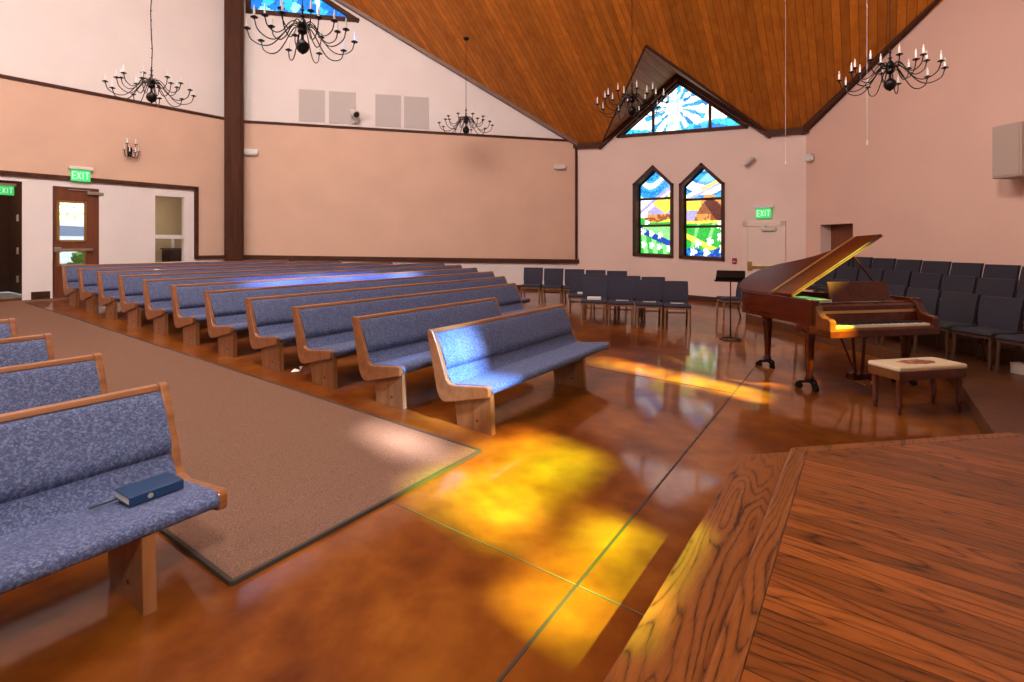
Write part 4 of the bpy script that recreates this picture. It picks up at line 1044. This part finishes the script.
# bench
bp = [flo(868.5, 405.3), flo(901, 416.8), flo(931, 401.8)]
bc = (bp[1]+bp[2])/2; bc.z = zf(bc.x, bc.y); bz = math.radians(12)
bench = empty('piano_bench', 'dark wood piano bench with a cream cushion embroidered with flowers', 'bench', bc, bz)
bw, bd, bh = .84, .36, .49
mb = MB(); mb.box((0, 0, bh-.09), (bw, bd, .085)); mb.build('apron', M['bench'], bench, bevel=.006)
mb = MB(); mb.box((0, 0, bh-.022), (bw+.012, bd+.012, .05)); mb.build('cushion', M['tapestry'], bench, bevel=.018)
for x in (-1, 1):
    for y in (-1, 1):
        mb = MB(); mb.lathe([(.03, bh-.05), (.032, bh-.13), (.026, bh-.16), (.03, bh-.19), (.022, .10), (.028, .085), (.020, .06), (.016, -.01)], (x*(bw/2-.045), y*(bd/2-.045), 0), 12); mb.build('leg', M['bench'], bench)

# music stand
ms = flo(730.5, 340); st = empty('music_stand', 'black music stand with a tilted tray beside the piano', 'music stand', ms, math.radians(-25))
mb = MB(); mb.tube([(.17*math.cos(t), .17*math.sin(t)*.9, .012) for t in [k*2*math.pi/24 for k in range(25)]], .010, 8)
for t in (0, 2.1, 4.2): mb.tube([(0, 0, .05), (.17*math.cos(t), .153*math.sin(t), .014)], .008, 6)
mb.build('base', M['iron'], st)
mb = MB(); mb.tube([(0, 0, .03), (0, 0, 1.09)], [.013, .010], 10); mb.tube([(0, 0, .55), (0, 0, .60)], .018, 10); mb.build('pole', M['iron'], st)
mb = MB(); Mx = Matrix.Translation((0, .02, 1.11)) @ Matrix.Rotation(math.radians(28), 4, 'X')
mb.box((0, .0, 0), (.46, .32, .006), Mx); mb.box((0, -.16, .03), (.46, .006, .06), Mx); mb.box((0, -.19, .004), (.50, .06, .006), Mx); mb.build('tray', M['iron'], st, bevel=.002)

# ------------------------------------------------------------------ chandeliers
def make_chandelier(label, loc, rz, Rr):
    r = empty('chandelier', label, 'chandelier', loc, rz); k = Rr/.65
    r.scale = (k, k, k)
    mb = MB(); mb.lathe([(.004, -.02), (.016, -.01), (.05, .01), (.078, .05), (.085, .085), (.075, .125), (.04, .16), (.02, .18), (.018, .235), (.04, .25), (.062, .275), (.055, .31), (.03, .325), (.05, .34), (.06, .365), (.05, .40), (.022, .425), (.015, .47), (.035, .48), (.012, .49), (.012, .55), (.028, .56), (.012, .575), (.010, .62)], seg=18); mb.build('body', M['iron'], r)
    def arm(t, R_, z0, zl, zt, rt):
        pts = [(.03, z0), (.10, z0+.04), (.17, z0-.01), (R_*.52, zl+.05), (R_*.72, zl), (R_*.93, zl+.06), (R_, zt)]
        c, s = math.cos(t), math.sin(t)
        mb = MB(); mb.tube(spline([(p[0]*c, p[0]*s, p[1]) for p in pts], 5), .0075, 6)
        a = mb.build('arm', M['iron'], r)
        mb = MB(); mb.lathe([(.006, zt-.02), (.012, zt), (.042, zt+.006), (.046, zt+.014), (.016, zt+.014), (.018, zt+.03)], (R_*c, R_*s, 0), 10); mb.build('drip_pan', M['iron'], a)
        mb = MB(); mb.lathe([(.013, zt+.014), (.013, zt+.115), (.006, zt+.12), (.008, zt+.135), (.002, zt+.165)], (R_*c, R_*s, 0), 8); mb.build('candle', M['candle'], a)
    for q in range(10): arm(q*2*math.pi/10, .65, .31, .04, .22, 0)
    for q in range(8): arm(q*2*math.pi/8+.25, .45, .36, .20, .37, 0)
    return r
def chain(root, zabs, wavy=0.0, kind='rod'):
    k = root.scale.x; top = (zabs-root.location.z)/k; mb = MB(); n = 30
    if wavy:
        mb.tube([(wavy*math.sin(q*1.7)*(1 if 0 < q < n else 0), wavy*math.cos(q*1.1)*.5, .6+(top-.6)*q/n) for q in range(n+1)], .008, 6)
        for q in range(0, 60): mb.lathe([(.004, -.01), (.013, 0), (.004, .01)], (0, 0, .62+(top-.62)*q/60), 6)
    else: mb.tube([(0, 0, .6), (0, 0, top)], .006, 6)
    mb.build('chain', M['iron'], root)
    mb = MB(); mb.lathe([(.07, top), (.065, top-.03), (.02, top-.06)], seg=14); mb.build('ceiling_canopy', M['iron'], root)
ch = []
def place_ch(px, py, Y, Rr, label, rz, wavy=0, capz=None):
    global ch0
    p = ray(px, py, Y)
    if not ch: o = make_chandelier(label, p, rz, Rr)
    else: o = dup(ch[0], p, rz, label); o.scale = (Rr/.65,)*3
    ch.append(o); return o
spec_ch = [(151.5, 102, 7.4, .52, 'black candle chandelier hanging before the post and the sconce wall', .1, .0),
           (302.5, 53, 6.0, .575, 'large black candle chandelier hanging before the blue gable window', .35, 0),
           (466, 133.5, 12.0, .615, 'small looking black chandelier hung in front of the long tan panel', .2, 0),
           (632, 115.5, 9.9, .65, 'black chandelier whose white candles overlap the triangular dormer window', .5, 0),
           (890, 90, 6.26, .52, 'black candle chandelier hung against the clay coloured wall', .15, 0)]
for (px, py, Y, Rr, lab, rz, wv) in spec_ch: 
    if px == 466:                                    # its canopy meets the planks at this sight line
        Y = 7.0
        while True:
            q = ray(466, 37, Y)
            if q.z >= zroof(q.x, q.y) or Y > 18: break
            Y += .02
        Rr = Rr*Y/12.0
    place_ch(px, py, Y, Rr, lab, rz, wv)
for i, o in enumerate(ch): chain(o, zroof(o.location.x, o.location.y)-.01, .012 if i == 0 else 0)
# wires of hanging microphones
for px, py, Y, lab in ((785.5, 162, 9.5, 'thin pale microphone wire hanging before the exit door wall'), (867, 142, 7.5, 'thin pale microphone wire hanging beside the chandelier on the clay wall')):
    p = ray(px, py, Y); mb = MB(); mb.tube([(0, 0, .03), (0, 0, zroof(p.x, p.y)-p.z)], .0028, 6); mb.lathe([(.004, -.05), (.011, -.045), (.011, .0), (.005, .03)], seg=8)
    tag(mb.build('hanging_microphone', M['white'], loc=p), lab, 'microphone')

# ------------------------------------------------------------------ wall things
def local_wall(w, px, py, dep=.03): s, z = w.hit(px, py); return w.at((s, z), dep)
def exit_sign(w, px, py, label, dep=.0, sc=1.0, bottom_edge=True):
    p = local_wall(w, px, py, dep); ang = math.atan2(w.N.y, w.N.x)+math.pi/2
    r = empty('exit_sign', label, 'exit sign', p, ang); r.scale = (sc, sc, sc)
    mb = MB(); mb.box((0, -.04, .17), (.44, .08, .07)); mb.build('housing', M['white'], r, bevel=.008)
    mb = MB(); mb.box((0, -.04, .0), (.36, .012, .26)); mb.build('panel', M['exit_green'], r)
    mb = MB(); y = -.049
    def seg(x0, z0, x1, z1): mb.bar((x0, y, z0), (x1, y, z1), .006, .022, (0, 1, 0)) if False else mb.bar((x0, y, z0), (x1, y, z1), .022, .004, (0, 1, 0))
    h = .075
    for cx, L in ((-.12, 'E'), (-.035, 'X'), (.04, 'I'), (.115, 'T')):
        if L == 'E': seg(cx-.03, -h, cx-.03, h); [seg(cx-.03, z, cx+.03, z) for z in (-h, 0, h)]
        if L == 'X': seg(cx-.032, -h, cx+.032, h); seg(cx-.032, h, cx+.032, -h)
        if L == 'I': seg(cx, -h, cx, h)
        if L == 'T': seg(cx, -h, cx, h); seg(cx-.034, h, cx+.034, h)
    mb.build('lettering', M['exit_letter'], r)
    return r
exit_sign(wb, 79.5, 176, 'green lit exit sign above the glazed red-brown door', .04, 1.0)
exit_sign(ww, 764, 213.5, 'green lit exit sign above the pale door in the window wall', .03, 1.0)
wv_ = Wall(C0-wb.N*.6, C1-wb.N*.6); e3s = exit_sign(wb, 8, 190, 'green lit exit sign inside the dark doorway', 0, .78); e3s.location = wv_.at(wv_.hit(5, 190.5))
# sconce
p = local_wall(wb, 129, 152, .03); ang = math.atan2(wb.N.y, wb.N.x)+math.pi/2
sc = empty('wall_sconce', 'small black candle sconce on the tan back wall panel', 'sconce', p, ang)
mb = MB(); Mx = Matrix.Rotation(math.radians(90), 4, 'X'); mb.box((0, -.015, 0), (.10, .03, .22)); mb.build('backplate', M['iron'], sc, bevel=.01)
for k, (dx, dz, up) in enumerate(((-.15, -.05, .0), (.15, -.05, .0), (-.06, -.05, -.04), (.06, -.05, -.04), (-.09, .12, .17), (.09, .12, .17))):
    yy = -.12-.06*(k in (2, 3)); mb = MB(); mb.tube(spline([(0, -.03, dz), (dx*.4, yy*.7, dz-.09), (dx*.8, yy, dz-.08), (dx, yy, up)], 5), .008, 6)
    a = mb.build('arm', M['iron'], sc)
    mb = MB(); mb.lathe([(.01, up), (.04, up+.01), (.04, up+.018), (.015, up+.02)], (dx, yy, 0), 10); mb.build('drip_pan', M['iron'], a)
    mb = MB(); mb.lathe([(.014, up+.02), (.014, up+.10), (.004, up+.15)], (dx, yy, 0), 8); mb.build('candle', M['candle'], a)
# acoustic panels
for k, (a, b, c, d_, lab) in enumerate(((299, 90, 325, 122, 'pale grey acoustic panel nearest the dark post'), (329, 92, 355.5, 124, 'pale grey acoustic panel just beside the small spotlight'), (375.5, 95, 401, 127, 'third pale grey acoustic panel from the post'), (404, 97, 428.5, 128.5, 'pale grey acoustic panel furthest from the post'))):
    q = wrect(wm, a, b, c, d_); mb = MB(); mb.prism(q, lambda c_, t: wm.at(c_, t), .006, .022); o = mb.build('acoustic_panel', M['grey'], bevel=.004); tag(o, lab, 'acoustic panel')
# spotlight above the panel
p = local_wall(wm, 356, 117, .06); ang = math.atan2(wm.N.y, wm.N.x)+math.pi/2
sp = empty('spotlight', 'white swivel spotlight between the grey acoustic panels', 'spotlight', p, ang)
mb = MB(); mb.box((0, -.02, -.05), (.16, .04, .30)); mb.build('mount_plate', M['white'], sp, bevel=.01)
mb = MB(); mb.tube([(0, -.04, .1), (.02, -.12, .02)], .02, 8); mb.tube([(-.1, -.12, .12), (.05, -.32, -.02)], [.09, .11], 14); mb.build('lamp_head', M['white'], sp)
mb = MB(); mb.tube([(.051, -.321, -.021), (.057, -.329, -.027)], .085, 14); mb.build('lens', M['black'], sp)
def emergency(w, px, py, label, wd=.34, hh=.12):
    p = local_wall(w, px, py, .03); ang = math.atan2(w.N.y, w.N.x)+math.pi/2
    r = empty('emergency_light', label, 'emergency light', p, ang)
    mb = MB(); mb.box((0, -.05, 0), (wd, .10, hh)); mb.build('housing', M['white'], r, bevel=.02)
    mb = MB(); mb.box((0, -.055, -hh/2-.006), (wd*.8, .07, .014)); mb.build('lens', M['candle'], r, bevel=.004)
emergency(wm, 559, 167.3, 'white emergency light near the window end of the tan panel', .36, .14)
emergency(wm, 251.5, 152.5, 'white emergency light beside the dark post', .40, .16)
emergency(wr, 812, 157.5, 'white emergency light on the clay wall near the corner', .22, .16)
p = local_wall(ww, 750, 161.5, 0); ang = math.atan2(ww.N.y, ww.N.x)+math.pi/2
sp = empty('wall_camera', 'small tilted grey camera on the window wall above the pale door', 'camera', p, ang)
mb = MB(); mb.tube([(0, 0, 0), (0, -.12, -.02)], .02, 8); mb.build('bracket', M['chrome'], sp)
mb = MB(); mb.tube([(-.12, -.14, -.10), (.10, -.12, .09)], .06, 12); mb.build('housing', M['grey'], sp)
# fire alarm pull
p = local_wall(ww, 734.5, 261, .0); sp = empty('fire_alarm', 'small red fire alarm pull station beside the pale door', 'fire alarm', p, ang)
mb = MB(); mb.box((0, -.02, 0), (.11, .04, .15)); mb.build('housing', M['red'], sp, bevel=.008)
mb = MB(); mb.bar((-.035, -.045, -.01), (.035, -.045, -.01), .012, .02); mb.build('pull_handle', M['white'], sp)
mb = MB(); sw = local_wall(ww, 676.8, 226, 0); mb.box((0, -.006, 0), (.07, .012, .11)); mb.box((0, -.015, 0), (.012, .012, .025)); tag(mb.build('light_switch', M['pale_door'], loc=sw, rz=ang, bevel=.002), 'small pale switch between the two lancet windows', 'switch')
# loudspeaker box on the clay wall
off = .52; wq = Wall(C3+wr.N*off, C4+wr.N*off)
s0, z0_ = wq.hit(991.5, 179); s1, _ = wq.hit(1021, 179); hh = wq.hit(1000, 125.5)[1]-z0_
p = wr.at(((s0+s1)/2, 0), 0); ang = math.atan2(wr.N.y, wr.N.x)+math.pi/2; sw_ = abs(s1-s0)
spk = empty('wall_speaker', 'boxy pale loudspeaker mounted on the clay coloured wall', 'speaker', (p.x, p.y, z0_), ang)
mb = MB(); mb.box((0, -.30, hh/2), (sw_, .42, hh)); mb.build('cabinet', M['speaker'], spk, bevel=.01)
mb = MB(); mb.box((0, -.516, hh/2), (sw_-.05, .012, hh-.06)); mb.build('grille', M['speaker'], spk)
mb = MB(); mb.box((0, -.05, hh/2), (.3, .09, .3)); mb.box((0, -.018, hh/2), (.5, .03, .5)); mb.build('bracket', M['iron'], spk)
# floor vent in the white pier
q = wrect(wb, 31, 291.5, 50, 300); mb = MB(); mb.prism(q, lambda c_, t: wb.at(c_, t), 0, .02)
vv = empty('wall_vent', 'brown return air grille low on the white pier beside the exit door', 'vent', wb.at(q[0])); vo = mb.build('vent_frame', M['trim'], None, bevel=.004); vo.parent = vv; vo.matrix_parent_inverse = Matrix.Translation(-Vector(vv.location))
mb = MB(); zs = [q[0][1]+.03+k*(q[2][1]-q[0][1]-.06)/6 for k in range(7)]
for z in zs: wbox(mb, wb, q[0][0]+.03, q[1][0]-.03, z-.006, z+.006, .02, .03)
vo = mb.build('louvre', M['frame'], None); vo.parent = vv; vo.matrix_parent_inverse = Matrix.Translation(-Vector(vv.location))

for o in bpy.data.objects:
    if o.parent or 'category' not in o: continue
    g = {'chair': 'padded chairs', 'chandelier': 'candle chandeliers', 'acoustic panel': 'acoustic panels', 'exit sign': 'exit signs', 'booklet': 'booklets on the chairs', 'emergency light': 'emergency lights', 'shrub': 'shrubs outdoors', 'microphone': 'hanging microphones', 'handrail': 'handrails'}.get(o['category'])
    if g == 'padded chairs': g = 'choir chairs on the risers' if 'choir' in o['label'] else 'padded stacking chairs'
    if g: o['group'] = g
# ------------------------------------------------------------------ light
def area(name, loc, target, size, power, col=(1, .93, .86), sy=None):
    l = bpy.data.lights.new(name, 'AREA'); l.energy = power; l.color = col; l.size = size
    if sy: l.shape = 'RECTANGLE'; l.size_y = sy
    o = bpy.data.objects.new(name, l); C.objects.link(o); o.location = loc; o.rotation_euler = (Vector(target)-Vector(loc)).to_track_quat('-Z', 'Y').to_euler(); return o
sun = bpy.data.lights.new('sun', 'SUN'); sun.energy = 66; sun.angle = math.radians(3.0); sun.color = (1, .95, .86)
so = bpy.data.objects.new('sun', sun); C.objects.link(so); so.rotation_euler = (V*KV + U*KU + Vector((0, 0, -1))).to_track_quat('-Z', 'Y').to_euler()
k1 = area('house_spot', (5.2, .3, 7.6), (-4, 14, 3.4), 1.4, 4700, (1, .925, .88)); k1.data.spread = math.radians(95)
area('roof_fill', (-3.5, 5.0, 10.0), (-4.5, 9.5, 0), 4, 950, (1, .90, .83))  # added overhead fill
area('rear_fill', (-9.5, 2.5, 7.0), (-5.5, 13, 4), 3, 420, (1, .9, .87))  # unseen fill added for ambient light on the back wall
k2 = area('wall_fill', (2.6, 4.0, 6.0), (8.6, 9.3, 3.2), .8, 45, (1, .9, .84)); k2.data.spread = math.radians(100)  # no real fixture: extra lamp that brightens the right wall
k3 = area('pew_fill', (1.2, -1.6, 6.0), (-2.2, 3.2, .3), .9, 60, (1, .92, .86)); k3.data.spread = math.radians(75)  # extra unseen lamp, brightens the near pews and foreground
W_ = bpy.data.worlds.new('sky'); S.world = W_; W_.use_nodes = True; bg = W_.node_tree.nodes['Background']; bg.inputs[0].default_value = (.75, .88, 1, 1); bg.inputs[1].default_value = 3.2
pl = bpy.data.lights.new('office_lamp', 'POINT'); pl.energy = 26; pl.color = (1, .8, .5); pl.shadow_soft_size = .15
o = bpy.data.objects.new('office_lamp', pl); C.objects.link(o); o.location = wb.at((xs0+.6, wb.fl(xs0)+1.9), -1.5)
pl = bpy.data.lights.new('vestibule_lamp', 'POINT'); pl.energy = 110; pl.color = (1, .75, .5); pl.shadow_soft_size = .2
o = bpy.data.objects.new('vestibule_lamp', pl); C.objects.link(o); o.location = wb.at((xr-1.6, wb.fl(xr)+2.6), -1.5)

# ------------------------------------------------------------------ camera
cam = bpy.data.cameras.new('camera'); cam.sensor_width = 36; cam.lens = F/1024*36; cam.shift_y = -(341-YH)/1024; cam.clip_start = .02
co = bpy.data.objects.new('camera', cam); C.objects.link(co); co.location = (0, 0, HC); co.rotation_euler = (math.pi/2, 0, 0); S.camera = co
S.view_settings.view_transform = 'Standard'; S.view_settings.look = 'None'; S.view_settings.gamma = 1; S.view_settings.exposure = 0.18
S.cycles.max_bounces = 8; S.cycles.transparent_max_bounces = 12; S.cycles.sample_clamp_indirect = 4; S.cycles.use_denoising = True
